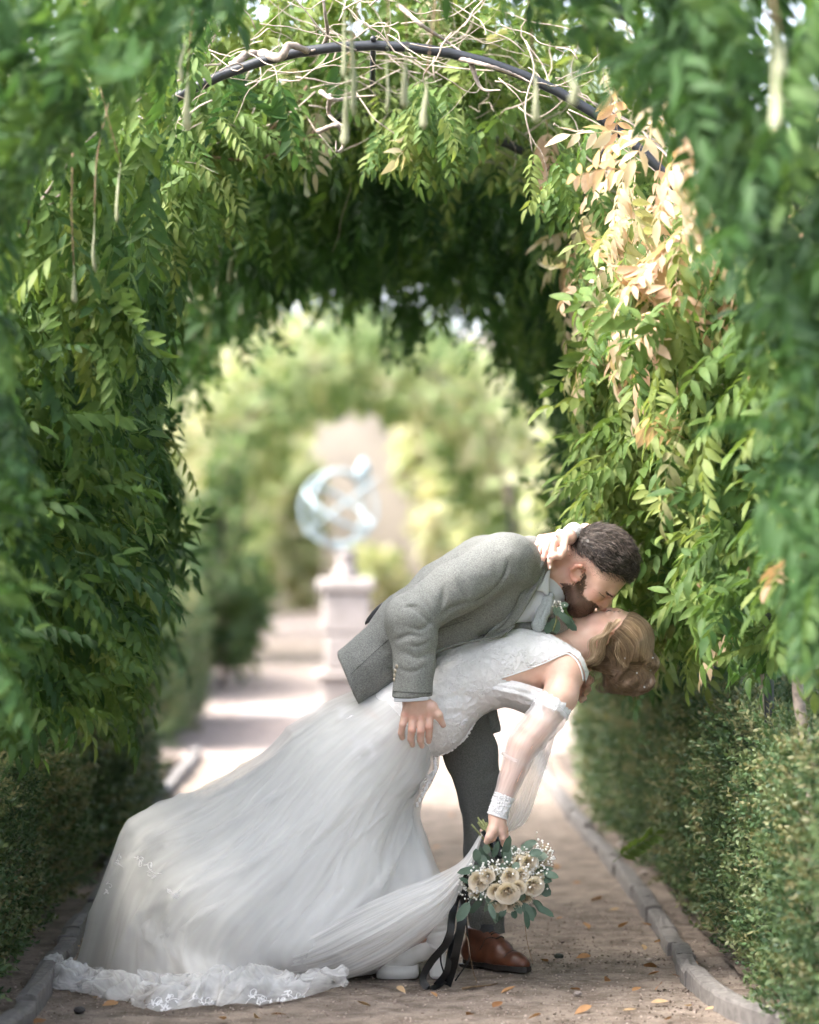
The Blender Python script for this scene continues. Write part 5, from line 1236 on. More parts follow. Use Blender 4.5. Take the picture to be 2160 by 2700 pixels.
# train lying on the gravel
def puddle(back, front, hmax, seed, n=150, m=46, mat=None, name='train', zb=.05):
    a = crv([Wg(px, py, zb) for px, py in back], n); b = crv([Wg(px, py, .004) for px, py in front], n); s = np.linspace(0, 1, n)[:, None]; t = np.linspace(0, 1, m)[None]
    G_ = a[:, None] * (1 - t[..., None]) + b[:, None] * t[..., None]
    q = lambda fr, sd, ft=1.0: vnoise(np.stack([s * fr + t * ft, t * ft * 1.5 + 0 * s, 0 * s * t + sd], -1), seed)
    env = np.sin(math.pi * np.clip(t * .92 + .04, 0, 1)) ** .7
    rdg = np.abs(q(9, 1, 1.6)); rd2 = np.abs(q(21, 2, 2.5)); rd3 = q(46, 3, 4)
    G_[..., 2] += hmax * env * (1.15 - 1.7 * rdg) * (.6 + .4 * q(4, 5)) + hmax * .28 * env * (.5 - rd2) + .006 * rd3 * env
    G_[..., 0] += .03 * q(10, 6, 2) * env + .012 * q(24, 7, 3); G_[..., 1] += .03 * q(11, 8, 2)
    G_[..., 2] = np.maximum(G_[..., 2], .003 + .006 * (q(30, 9, 3) + 1)); V = G_.reshape(-1, 3)
    uv = np.stack([np.broadcast_to(s, (n, m)).ravel(), np.broadcast_to(t, (n, m)).ravel()], -1); return obj(name, V, gridF(n, m), mat or M_tulle2, dress, uv=uv), V, gridF(n, m)
_, V1, F1 = puddle([(395, 2570), (520, 2572), (640, 2572), (780, 2572), (915, 2580)], [(352, 2648), (390, 2670), (534, 2660), (606, 2656), (781, 2638), (908, 2607)], .065, 4)
puddle([(420, 2585), (540, 2580), (680, 2578), (830, 2578)], [(400, 2655), (480, 2662), (600, 2650), (760, 2634), (870, 2612)], .06, 9)
puddle([(172, 2530), (225, 2545), (310, 2575), (420, 2600)], [(112, 2572), (122, 2598), (240, 2628), (360, 2648)], .05, 12)
puddle([(190, 2540), (250, 2560), (330, 2580), (400, 2600)], [(125, 2585), (160, 2602), (250, 2622), (340, 2640)], .04, 17)
trb = bvh(V1, F1)
# lace motifs: scrolls with little petals, laid on the cloth
def motif(b, px, py, size, ang, rg, parent, name='lace_motif', r=.0018):
    mb = MB(); got = 0
    def tr(q): c, s_ = math.cos(ang), math.sin(ang); return px + size * (q[0] * c - q[1] * s_), py + size * (q[0] * s_ + q[1] * c)
    lines = [[(-1, .3), (-.5, .0), (0, -.1), (.5, .05), (.8, .4), (.6, .65), (.35, .5), (.45, .3)], [(-.4, 0), (-.3, -.5), (.05, -.65), (.2, -.4), (.05, -.3)]]
    for k in range(rg.integers(4, 8)):
        u = -.9 + 1.7 * rg.random(); v_ = .3 * math.sin(u * 3); e = rg.uniform(.25, .5) * rg.choice([-1, 1]); lines.append([(u, v_), (u + .12, v_ + e * .6), (u + .3, v_ + e), (u + .22, v_ + e * .45), (u + .05, v_)])
    for ln in lines:
        P = []
        for q in crv(ln, 14):
            h = hit(b, *tr(q), .0012)
            if h is None or (P and np.linalg.norm(h[0] - P[-1]) > .03): continue
            P.append(h[0])
        if len(P) > 5: vv, ff = tube(P, r, 4); mb.add(vv, ff); got += 1
    if got > 2: mb.build(name, M_motif, parent)
rg = np.random.default_rng(77)
for (cx, cy, k, sp, sz) in ((1060, 1985, 12, 42, 24), (1000, 1960, 8, 40, 22), (1110, 2040, 8, 26, 20), (920, 1880, 6, 30, 20)):
    for i in range(k): motif(tb, cx + rg.normal(0, sp), cy + rg.normal(0, sp * .6), sz * rg.uniform(.7, 1.2), rg.uniform(0, 6.28), rg, tul)
for i in range(34): motif(db, rg.uniform(1040, 1420), rg.uniform(1690, 1960), rg.uniform(14, 26), rg.uniform(0, 6.28), rg, bod, r=.0017)
for i in range(5): motif(tb, 440 + rg.normal(0, 60), 2330 + rg.normal(0, 40), rg.uniform(16, 26), rg.uniform(0, 6.28), rg, tul, r=.0008)
for i in range(10): motif(trb, rg.uniform(390, 860), rg.uniform(2615, 2655), rg.uniform(18, 32), rg.uniform(-.4, .4), rg, dress, 'hem_lace', .0012)
# scalloped edge of the lace at the hip
for ln in ([(1150, 1993), (1190, 1975), (1225, 1945), (1250, 1905)], [(1146, 2000), (1148, 2030), (1128, 2066), (1100, 2122)]):
    Q = crv([W(a, b, -.05) for a, b in ln], 40); mb = MB()
    for i, q in enumerate(Q): vv, ff = lathe([(.001, -.005), (.0055, 0), (.001, .005)], 6); mb.add(vv + q + [.002 * math.sin(i * 2.1), -.01, .002 * math.cos(i * 1.7)], ff)
    mb.build('lace_edge', M_motif, dress)

# sleeve, cuff, hanging panel -------------------------------------------------
def armtube(ctl, n, k, wob, seed):
    P = crv([W(*c[:3]) for c in ctl], n); r = np.interp(np.linspace(0, 1, n), np.linspace(0, 1, len(ctl)), [c[3] * U for c in ctl]); T, Nn, B = frames(P); a = np.linspace(0, 2 * math.pi, k, endpoint=False); V = []
    s = np.linspace(0, 1, n)
    for i in range(n):
        rr = r[i] * (1 + wob * vnoise(np.stack([np.cos(a) * 2.2, np.sin(a) * 2.2, np.full(k, s[i] * 14)], -1), seed) + wob * .6 * math.sin(s[i] * 55))
        V.append(P[i] + Nn[i] * (np.cos(a) * rr)[:, None] + B[i] * (np.sin(a) * rr)[:, None])
    uv = np.stack([np.broadcast_to(np.linspace(0, 1, k)[None], (n, k)).ravel(), np.broadcast_to(s[:, None], (n, k)).ravel()], -1)
    return np.concatenate(V), gridF(n, k, True), uv
slv2 = empty('sleeve', W(1375, 1970, -.2)); slv2.parent = dress; slv2.matrix_parent_inverse = parent_inv(dress)
V, F, uv = armtube([(1455, 1868, -.17, 52), (1440, 1892, -.18, 50), (1405, 1935, -.20, 46), (1378, 1972, -.21, 42), (1352, 2040, -.215, 34), (1327, 2105, -.22, 27), (1314, 2142, -.222, 25)], 110, 40, .035, 3); obj('sheer_tube', V, F, M_sheer, slv2, uv=uv)
V, F, uv = armtube([(1331, 2096, -.22, 28), (1320, 2125, -.222, 26.5), (1312, 2150, -.223, 27)], 22, 36, .04, 5); cuffo = obj('lace_cuff', V, F, M_lace, slv2, uv=uv); cb = bvh(V, F)
mb = MB(); rg = np.random.default_rng(3)
for i in range(90):
    h = hit(cb, rg.uniform(1288, 1350), rg.uniform(2092, 2152), .001)
    if h: vv, ff = lathe([(.0008, -.003), (.0035, 0), (.0008, .003)], 5); mb.add(vv + h[0], ff)
Q = V[-36:]
for q in Q: vv, ff = lathe([(.001, -.004), (.0042, 0), (.001, .004)], 5); mb.add(vv + q, ff)
mb.build('beading', M_motif, cuffo)
kq = 140; aq = np.linspace(0, 2 * math.pi, kq, endpoint=False); Pc = np.array([W(1462, 1852, -.165), W(1455, 1864, -.170), W(1449, 1878, -.174)]); Tq, Nq, Bq = frames(Pc); Vq = []
for i in range(3):
    rr = (47.5 + (0, 4, 2)[i]) * U + .004 * vnoise(np.stack([np.cos(aq) * 5, np.sin(aq) * 5, aq * 0 + i * .4], -1), 3) + .002 * vnoise(np.stack([np.cos(aq) * 13, np.sin(aq) * 13, aq * 0 + i], -1), 5)
    Vq.append(Pc[i] + Tq[i] * (.006 * vnoise(np.stack([np.cos(aq) * 8, np.sin(aq) * 8, aq * 0 + 3 * (i // 2)], -1), 7))[:, None] + Nq[i] * (np.cos(aq) * rr)[:, None] + Bq[i] * (np.sin(aq) * rr)[:, None])
obj('lace_trim', np.concatenate(Vq), gridF(3, kq, True), M_lace, slv2)
for ctl in ([(1362, 2000, -.21, 41), (1358, 2008, -.21, 41)],):
    V, F, uv = armtube(ctl, 4, 36, .02, 4); obj('band', V, F, M_panel, slv2, uv=uv)
n, m = 90, 40; s = np.linspace(0, 1, n)[:, None]; t = np.linspace(0, 1, m)[None]
a = crv([W(1440, 1880, -.16), W(1405, 1960, -.165), W(1372, 2050, -.17), W(1345, 2130, -.18), W(1330, 2196, -.19)], n); b = crv([W(1476, 1888, -.13), W(1458, 1965, -.12), W(1428, 2060, -.12), W(1390, 2162, -.14), W(1340, 2198, -.18)], n)
G_ = a[:, None] * (1 - t[..., None]) + b[:, None] * t[..., None]; G_[..., 1] += .012 * vnoise(np.stack([t * 7 + s, s * 2 + 0 * t, 0 * s * t], -1), 5) + .006 * vnoise(np.stack([t * 18 + 0 * s, s * 3 + 0 * t, 0 * s * t], -1), 6)
obj('hanging_panel', G_.reshape(-1, 3), gridF(n, m), M_panel, slv2, uv=np.stack([np.broadcast_to(t, (n, m)).ravel(), np.broadcast_to(s, (n, m)).ravel()], -1))
# lace cuff and bracelet on the far wrist
V, F, uv = armtube([(1499, 1414, -.045, 22), (1508, 1408, -.015, 25), (1516, 1404, .02, 27)], 12, 28, .07, 9); obj('lace_cuff', V, F, M_lace, slv2, uv=uv)
mb = MB()
for i in range(16):
    a = i / 16 * 6.28; q = W(1482 + 10 * math.cos(a), 1414 - 14 * math.sin(a) , -.06 + .03 * math.cos(a)); vv, ff = lathe([(.001, -.004), (.004, 0), (.001, .004)], 7); mb.add(vv + q + [-.006, 0, .002], ff)
mb.build('bracelet', M_bead, bride)

# white block-heeled shoes
def heelshoe(ax, ay, toe, ang):
    r_ = empty('shoe', (ax, ay, 0)); r_.parent = bride; r_.matrix_parent_inverse = parent_inv(bride); R = rotm((0, 0, 1), ang)
    def tr(P): return np.asarray(P) @ R.T + [ax, ay, 0]
    v = Vol((-.16, -.06, -.01), (.09, .06, .2), .003)
    v.chain([((-.10, 0, .05), .030), ((-.06, 0, .058), .034), ((-.01, 0, .085), .033), ((.035, 0, .11), .032)], .02); v.cone((.035, 0, .11), (.04, 0, .14), .032, .034, .015); v.plane((-.1, 0, .033), (0, 0, -1), .003); v.plane((.03, 0, .14), (0, 0, 1), .004); v.ell((-.02, 0, .125), (.05, .024, .03), None, .006, 'c')
    V, F = v.mesh(1); obj('upper', tr(V), F, M_wshoe, r_)
    n = 24; t = np.linspace(0, 2 * math.pi, n, endpoint=False); ox = -.075 + .062 * np.cos(t); oy = .037 * np.sin(t); P = np.vstack([np.stack([ox, oy, np.full(n, .001)], -1), np.stack([ox, oy, np.full(n, .038)], -1)]); obj('platform', tr(P), [tuple(range(n - 1, -1, -1)), tuple(range(n, 2 * n))] + [(i, (i + 1) % n, n + (i + 1) % n, n + i) for i in range(n)], M_wshoe, r_)
    vv, ff = box((.04, 0, .045), (.046, .05, .09), bevel=.008); obj('heel', tr(vv), ff, M_wshoe, r_, smooth=False)
b1 = Wg(1118, 2580); heelshoe(b1[0], b1[1] + .02, 0, .0)
b2 = Wg(1035, 2566); heelshoe(b2[0], b2[1] + .03, 0, .12)
sv_, sf_, u_ = armtube([(1150, 2395, -.06, 42), (1148, 2440, -.06, 36), (1155, 2485, -.06, 28), (1150, 2500, -.06, 24)], 30, 24, .06, 3); obj('satin_hem', sv_, sf_, M_satin, dress, uv=u_)

# hair ------------------------------------------------------------------------
v = Vol(W(1530, 1870, -.16), W(1760, 1590, .18), .003)
v.ell(W(1650, 1698, BY), np.array((76, 73, 84)) * U, None, .01)
hl = W(1658, 1610, 0); he = W(1598, 1690, 0); dd_ = he - hl; v.plane(hl + np.array((-.004, 0, 0)), np.array((dd_[2], 0, -dd_[0])), .02)
v.cone(W(1636, 1690, BY - .055), W(1590, 1730, BY - .04), 26 * U, 18 * U, .02)
v.chain([A((1575, 1755, 0), 14), A((1620, 1768, -.01), 22), A((1650, 1785, 0), 40)], .02)
v.ell(W(1650, 1788, BY - .01), np.array((52, 50, 36)) * U, None, .02); v.ell(W(1688, 1782, BY - .01), np.array((34, 44, 34)) * U, None, .02); v.ell(W(1708, 1750, BY - .01), np.array((30, 40, 27)) * U, None, .012); v.ell(W(1620, 1805, BY), np.array((30, 40, 22)) * U, None, .015)
for (cx, cy, rr, a0, a1, yy, th) in ((1655, 1786, 40, .3, 3.6, -.05, 11), (1655, 1790, 24, 2.0, 6.0, -.06, 11), (1668, 1784, 48, 3.3, 6.2, -.03, 12), (1708, 1750, 20, 0, 4.2, -.045, 9), (1625, 1803, 22, 1.0, 5.0, -.035, 9), (1690, 1796, 30, 3.6, 7.0, -.045, 10), (1640, 1770, 34, 1.2, 3.4, -.045, 9)):
    th_ = np.linspace(a0, a1, 9); v.chain([A((cx + rr * math.cos(q), cy - rr * .75 * math.sin(q), BY + yy + .006 * math.sin(2 * q)), th * (.7 + .3 * math.sin(3.14 * i / 8))) for i, q in enumerate(th_)], .004)
V, F = v.mesh(1); Nn = normals(V, F); V += Nn * (.0018 * vnoise(V * 60, 4))[:, None]; x, y, _ = project(V)
lit = np.clip(.60 - (y - 1640) / 260, .28, .74); bh = obj('hair', V, F, M_blond, bride, attrs={'tint': np.clip(lit - .12 + .1 * vnoise(V * 150, 2), 0, 1)}); hb = bvh(V, F)  # tint lighter towards the crown: top light put into the blonde colour
def snap(C, off):
    out = []
    for q in C:
        h = hb.find_nearest(Vector(q)); out.append(np.array(h[0]) + np.array(h[1]) * off if h[0] is not None else q)
    return np.array(out)
cs = []; tn = []
G1 = [[(1662, 1612, .02), (1705, 1640, .02), (1722, 1690, .0), (1722, 1735, -.02)], [(1650, 1615, -.03), (1692, 1640, -.035), (1714, 1688, -.05), (1705, 1745, -.06)], [(1634, 1628, -.05), (1672, 1650, -.07), (1698, 1695, -.075), (1690, 1752, -.065)],
      [(1618, 1645, -.06), (1650, 1668, -.08), (1675, 1705, -.085), (1668, 1758, -.07)], [(1606, 1664, -.065), (1630, 1685, -.085), (1650, 1715, -.085), (1645, 1765, -.065)], [(1600, 1690, -.06), (1612, 1710, -.075), (1625, 1735, -.075), (1635, 1772, -.06)], [(1588, 1722, -.045), (1600, 1735, -.06), (1612, 1750, -.06), (1640, 1775, -.055)]]
G1 = [[W(*p) for p in g] for g in G1]
for i in range(1500):
    u = rng.random() * (len(G1) - 1.001); k = int(u); f_ = u - k; g = [a * (1 - f_) + b * f_ for a, b in zip(G1[k], G1[k + 1])]; j = rng.normal(0, .0015, 3)
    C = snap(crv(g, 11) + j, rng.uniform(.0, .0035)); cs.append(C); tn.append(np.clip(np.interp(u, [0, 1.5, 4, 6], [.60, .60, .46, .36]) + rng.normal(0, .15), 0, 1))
def swirl(c, rx, rz, nn, ya, t0, jitter=.25):
    for i in range(nn):
        a0 = rng.uniform(0, 6.28); ln = rng.uniform(1.2, 2.6); rr = rng.uniform(.25, 1.05); th = np.linspace(a0, a0 + ln, 11); tl = rng.normal(0, jitter)
        P = np.stack([c[0] + rx * rr * np.cos(th), c[1] + tl * .02 + ya * (1.1 - rr * .7) + .008 * np.sin(th * 2 + a0), c[2] + rz * rr * np.sin(th + .3 * tl)], -1); cs.append(snap(P, rng.uniform(0, .004))); tn.append(np.clip(t0 + rng.normal(0, .15), 0, 1))
swirl(W(1660, 1788, BY), .062, .046, 800, -.08, .42); swirl(W(1710, 1752, BY), .034, .03, 380, -.06, .52); swirl(W(1625, 1802, BY), .04, .03, 250, -.06, .36)
for i in range(260):
    a = rng.normal(0, 5); C = crv([W(1556 + rng.normal(0, 8), 1758 + a * .6, -.01), W(1590, 1762 + a, -.03), W(1630, 1768 + a * 1.6, -.045), W(1675, 1785 + a * 2, -.05)], 12); cs.append(snap(C, rng.uniform(0, .003)) if rng.random() < .6 else C); tn.append(np.clip(.38 + rng.normal(0, .15), 0, 1))
loose = [([(1632, 1632), (1612, 1655), (1592, 1674), (1567, 1686), (1562, 1705), (1566, 1728), (1552, 1744), (1530, 1742)], -.075, .95, 46), ([(1612, 1640), (1600, 1668), (1588, 1690), (1582, 1715), (1572, 1735), (1548, 1748), (1538, 1752)], -.078, .85, 36), ([(1600, 1676), (1590, 1705), (1588, 1730), (1575, 1750), (1560, 1756)], -.07, .7, 28), ([(1630, 1690), (1626, 1720), (1634, 1742), (1650, 1760)], -.09, .8, 8), ([(1585, 1800), (1578, 1815), (1590, 1826), (1605, 1818)], -.03, .2, 14), ([(1700, 1790), (1690, 1812), (1680, 1838), (1684, 1846)], -.05, .3, 8), ([(1575, 1765), (1565, 1780), (1568, 1795)], -.02, .4, 10)]
for ln, yy, t0, k in loose:
    for i in range(k):
        jx_ = rng.normal(0, 4.5); jy_ = rng.normal(0, .005); cs.append(crv([W(a + jx_ + rng.normal(0, 1.4), b + rng.normal(0, 1.4), yy + jy_ + rng.normal(0, .003)) for a, b in ln], 26)); tn.append(np.clip(t0 + rng.normal(0, .14), 0, 1))
for i in range(60):
    p = V[rng.integers(len(V))]; n = np.array(hb.find_nearest(Vector(p))[1]); d = rng.normal(0, 1, 3); d -= n * (d @ n); d /= np.linalg.norm(d); cs.append(crv([p, p + d * .02 + n * .004, p + d * .04 + n * .007], 8)); tn.append(.7)
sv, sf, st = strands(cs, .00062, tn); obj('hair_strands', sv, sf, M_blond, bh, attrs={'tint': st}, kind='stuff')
for (a, b) in ((1716, 1768), (1722, 1735), (1680, 1775), (1648, 1735), (1700, 1812)):
    h = hit(hb, a, b, .002)
    if h: vv, ff = lathe([(.001, -.003), (.0032, 0), (.001, .003)], 7); obj('hair_pearl', vv + h[0], ff, M_bead, bh)

# ================================================================== BOUQUET AND SMALL THINGS
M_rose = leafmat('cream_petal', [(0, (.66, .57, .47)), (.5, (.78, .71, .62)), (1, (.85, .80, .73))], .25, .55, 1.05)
M_euc = leafmat('eucalyptus_leaf', [(0, (.040, .075, .052)), (.5, (.10, .150, .112)), (1, (.21, .27, .21))], .12, .5, 1.2)
M_gyp = plain('white_bud', (.80, .79, .76), .6, .06)
M_ribbon = plain('black_satin', (.008, .009, .010), .28, .2)
M_cut = plain('green_cut_stem', (.20, .22, .09), .7, .4, 40)
rng = np.random.default_rng(91)
bq = empty('bouquet', W(1350, 2300, -.22), label='bouquet of cream roses, white buds and grey-green leaves hanging in her hand', cat='bouquet')
# stems and wrapped handle
for i in range(16):
    a = np.array((rng.normal(0, 8), rng.normal(0, 8), rng.normal(0, .008))); s_ = W(1263 + a[0] * 1.5 + 4, 2163 + a[1] * .8, -.205 + a[2] * 1.6); e = W(1308 + a[0] * .6, 2232 + a[1] * .6, -.212 + a[2])
    v, f = tube([s_, s_ * .5 + e * .5, e], .0028, 6); obj('stem', v, f, M_cut, bq)
v, f = tube(crv([W(1281, 2186, -.207), W(1296, 2212, -.210), W(1312, 2240, -.214), W(1325, 2262, -.218)], 14), np.linspace(.0165, .02, 14), 14); obj('ribbon_wrap', v, f, M_ribbon, bq)
def rose(c, r, axis, rg):
    """spiral of cupped petals around a tight heart"""
    mb = MB(); ax = np.array(axis, float); ax /= np.linalg.norm(ax); R = orient(np.cross(ax, (.3, .5, .8))[None], ax[None])[0]
    for i in range(26):
        k = i / 25; rad = r * (.10 + .80 * k ** .8); h = r * (.75 - .45 * k); op = .12 + .75 * k ** 1.6; a0 = i * 2.4; wd = 1.25 + .3 * rg.random(); nu, nv_ = 6, 5; V = []
        for u in np.linspace(-1, 1, nu):
            for t in np.linspace(0, 1, nv_):
                a = a0 + u * wd * .5; rr = rad * (.35 + .65 * t ** .6) + r * op * .28 * t * t; z = -r * .45 + (h + r * .45) * t * (1 - .16 * u * u) - r * .16 * op * max(0, t - .75) * 4
                V.append((rr * math.cos(a), rr * math.sin(a), z))
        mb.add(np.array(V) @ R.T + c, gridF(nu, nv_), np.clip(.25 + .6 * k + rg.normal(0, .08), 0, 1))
    return mb
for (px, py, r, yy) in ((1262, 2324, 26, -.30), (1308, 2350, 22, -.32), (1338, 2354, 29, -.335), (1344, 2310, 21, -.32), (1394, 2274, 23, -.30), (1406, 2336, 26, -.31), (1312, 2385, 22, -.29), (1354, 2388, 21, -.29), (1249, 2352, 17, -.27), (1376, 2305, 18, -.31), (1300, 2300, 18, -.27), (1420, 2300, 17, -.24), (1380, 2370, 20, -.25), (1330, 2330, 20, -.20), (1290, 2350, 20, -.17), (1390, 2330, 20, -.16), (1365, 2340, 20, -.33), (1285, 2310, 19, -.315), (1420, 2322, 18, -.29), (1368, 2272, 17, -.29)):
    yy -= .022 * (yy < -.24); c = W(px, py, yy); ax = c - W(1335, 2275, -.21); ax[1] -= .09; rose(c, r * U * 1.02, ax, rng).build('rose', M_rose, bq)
def disc_leaf(L_, w_, cup):
    v_, f_ = leaflet(L_, w_, cup, .18, 5); t_ = np.linspace(0, 1, 7); q = np.sqrt(np.clip(1 - (2 * t_ - 1) ** 2, 0, 1))
    for i in range(1, 6):
        k = 1 + (i - 1) * 3; v_[k + 1, 1] = w_ * .5 * q[i]; v_[k + 2, 1] = -w_ * .5 * q[i]; v_[k + 1:k + 3, 2] = v_[k, 2] + cup * .35 * w_ * .5 * q[i]
    v2, f2 = tube([(-.014, 0, .001), (0, 0, 0), (L_ * .15, 0, -.004 * L_)], .0008, 4); return np.vstack([v_, v2]), np.vstack([np.array(f_, np.int32), tris(f2) + len(v_)]).astype(np.int32)
EL = [disc_leaf(.038, .025, .6), disc_leaf(.046, .021, .5), disc_leaf(.030, .024, .6), disc_leaf(.052, .018, .4)]
PEU = Pieces('leaf', EL, [M_euc], 5)
def euc(root, px, py, yy, dx, dz, sc, tint, dy=-.3, up=(0, -1, .4)):
    R = orient(np.array([[dx, dy, dz]], float), np.array([up], float) + rng.normal(0, .25, (1, 3)))[0]; PEU.place('leaf', root, W(px, py, yy), R, sc, tint, 0, rng)
for (px, py, dx, dz, sc, ti) in ((1259, 2272, -.1, .9, 1.0, .55), (1290, 2250, -.3, .6, .8, .6), (1300, 2262, .2, .6, 1.0, .35), (1325, 2262, .3, .8, 1.3, .3), (1338, 2230, .0, -1, 1.2, .4), (1372, 2238, .9, .3, 1.0, .4), (1395, 2250, .9, .1, 1.0, .35), (1380, 2228, .6, .2, .9, .5), (1262, 2290, -.8, -.1, 1.2, .5), (1275, 2330, -.1, -.8, .9, .75), (1278, 2368, .9, -.1, 1.2, .6), (1290, 2380, .2, -.6, 1.0, .5), (1350, 2375, .5, -.6, 1.0, .6), (1370, 2345, .3, -1, 1.1, .5),
                                 (1378, 2380, .4, -.6, 1.3, .5), (1410, 2300, .8, .3, 1.2, .35), (1420, 2318, .9, .0, 1.3, .3), (1425, 2340, .7, -.5, 1.2, .35), (1432, 2300, .8, -.2, 1.0, .4), (1405, 2372, .6, -.6, 1.0, .4), (1415, 2388, .8, -.4, 1.1, .35), (1400, 2390, .3, -.9, .9, .3), (1238, 2378, -.6, -.9, 1.4, .55), (1330, 2392, -.3, -.8, .8, .2), (1355, 2400, .1, -1, .8, .15), (1385, 2400, .2, -1, 1.0, .15), (1402, 2262, .9, .2, 1.2, .8), (1350, 2290, .7, .5, .9, .7), (1318, 2292, .6, .6, .8, .7), (1245, 2330, -.7, .4, .8, .3)):
    euc(bq, px, py, -.30 - .03 * rng.random(), dx, dz, sc, ti)
for i in range(34):
    a = rng.uniform(0, 6.28); rr = rng.uniform(.55, .95); px, py = 1340 + 115 * rr * math.cos(a), 2318 - 78 * rr * math.sin(a); euc(bq, px, py, rng.uniform(-.30, -.12), math.cos(a), math.sin(a) - .2, rng.uniform(.7, 1.15), rng.random(), rng.uniform(-.5, .4))
def gyp(root, spots, name='white_buds', sz=1.0):
    mb = MB(); ms = MB()
    for (cx, cy, sx, sy, n, yy, ox, oy) in spots:
        for i in range(n):
            p = W(cx + rng.normal(0, sx), cy + rng.normal(0, sy), yy + rng.normal(0, .012)); r = rng.uniform(.0022, .0038) * sz
            v, f = lathe([(r * .3, -r), (r * .95, -r * .3), (r, r * .3), (r * .5, r * .9)], 7); R = rotm((rng.normal(), rng.normal(), rng.normal()), rng.uniform(0, 3)); mb.add(v @ R.T + p, f)
            v, f = tube([p, W(ox, oy, yy + .03) + rng.normal(0, .01, 3)], .0004, 3); ms.add(v, f)
    mb.build(name, M_gyp, root)['kind'] = 'stuff'; ms.build('bud_stalks', M_cut, root)['kind'] = 'stuff'
gyp(bq, [(1350, 2268, 30, 16, 50, -.31, 1345, 2300), (1400, 2310, 24, 20, 50, -.325, 1390, 2320), (1262, 2358, 14, 8, 20, -.315, 1290, 2350), (1330, 2380, 30, 6, 14, -.305, 1330, 2350), (1370, 2248, 20, 10, 46, -.30, 1350, 2280), (1425, 2245, 18, 16, 60, -.28, 1390, 2290), (1442, 2262, 10, 10, 24, -.28, 1400, 2300), (1295, 2296, 22, 10, 50, -.325, 1310, 2330), (1278, 2300, 10, 10, 24, -.33, 1300, 2330), (1240, 2300, 10, 10, 20, -.30, 1270, 2320), (1226, 2345, 9, 16, 40, -.29, 1270, 2340), (1382, 2310, 12, 18, 46, -.33, 1370, 2330), (1408, 2292, 12, 12, 34, -.32, 1390, 2310), (1320, 2322, 12, 10, 14, -.325, 1330, 2330)])
for pts, w_ in (([(1240, 2292), (1208, 2356), (1193, 2410), (1182, 2478), (1138, 2534), (1115, 2577), (1128, 2603), (1152, 2600), (1172, 2584)], .0085), ([(1228, 2312), (1224, 2372), (1214, 2453), (1201, 2518), (1190, 2560), (1178, 2597)], .0105), ([(1226, 2350), (1216, 2440), (1190, 2500), (1178, 2560), (1150, 2598)], .0075), ([(1224, 2356), (1232, 2453), (1237, 2500), (1236, 2530), (1200, 2586)], .0018), ([(1210, 2360), (1190, 2410), (1182, 2450), (1168, 2490), (1162, 2530), (1172, 2570)], .002), ([(1230, 2370), (1222, 2440), (1234, 2480), (1240, 2520), (1248, 2560), (1258, 2590)], .0012), ([(1385, 2426), (1388, 2470), (1397, 2510), (1406, 2540)], .001)):
    P = crv([W(a, b, -.30 + .02 * math.sin(i * 1.7) + .06 * i / len(pts)) for i, (a, b) in enumerate(pts)], 140); P[:, 2] = np.maximum(P[:, 2], .004)
    if w_ < .0015: v, f = tube(P, w_, 4); obj('grass_blade', v, f, M_stem, bq); continue
    T_, _n, _b = frames(P); s_ = np.linspace(0, 1, 140); ph = rng.uniform(0, 6); tw = .45 * np.sin(s_ * 7 + ph); side = np.stack([np.cos(tw), np.sin(tw), 0 * tw], -1); side -= T_ * (side * T_).sum(1)[:, None]; side /= np.linalg.norm(side, axis=1)[:, None]; nr = np.cross(side, T_)
    V = np.concatenate([P - side * w_ * 1.25, P + side * w_ * 1.25, P + side * w_ * 1.25 + nr * .0006, P - side * w_ * 1.25 + nr * .0006]); F = [(i + q * 140, i + 1 + q * 140, i + 1 + ((q + 1) % 4) * 140, i + ((q + 1) % 4) * 140) for i in range(139) for q in range(4)] + [(0, 140, 280, 420), (559, 419, 279, 139)]
    obj('ribbon', V, F, M_ribbon, bq, smooth=False)

# buttonhole flower on his lapel
bt = empty('buttonhole', W(1475, 1625, -.13), label='buttonhole of round grey-green leaves and white buds on his lapel', cat='buttonhole')
for (px, py, dx, dz, sc, ti, yy) in ((1464, 1598, .35, -.9, .75, .65, -.135), (1470, 1612, .7, -.6, .8, .5, -.138), (1478, 1622, .7, -.5, .85, .3, -.125), (1462, 1628, .1, -1, .9, .25, -.12), (1490, 1630, .6, -.7, .8, .4, -.12), (1452, 1640, -.3, -.9, .7, .2, -.11), (1476, 1596, .8, .1, .5, .4, -.13)): euc(bt, px, py, yy, dx, dz, sc * 1.35, ti, -.1)
gyp(bt, [(1470, 1592, 9, 8, 12, -.14, 1470, 1620), (1486, 1604, 6, 8, 8, -.14, 1475, 1620)], sz=.75)
v, f = tube(crv([W(1462, 1600, -.12), W(1468, 1630, -.125), W(1458, 1665, -.118)], 8), .0025, 5); obj('stem', v, f, M_cut, bt)

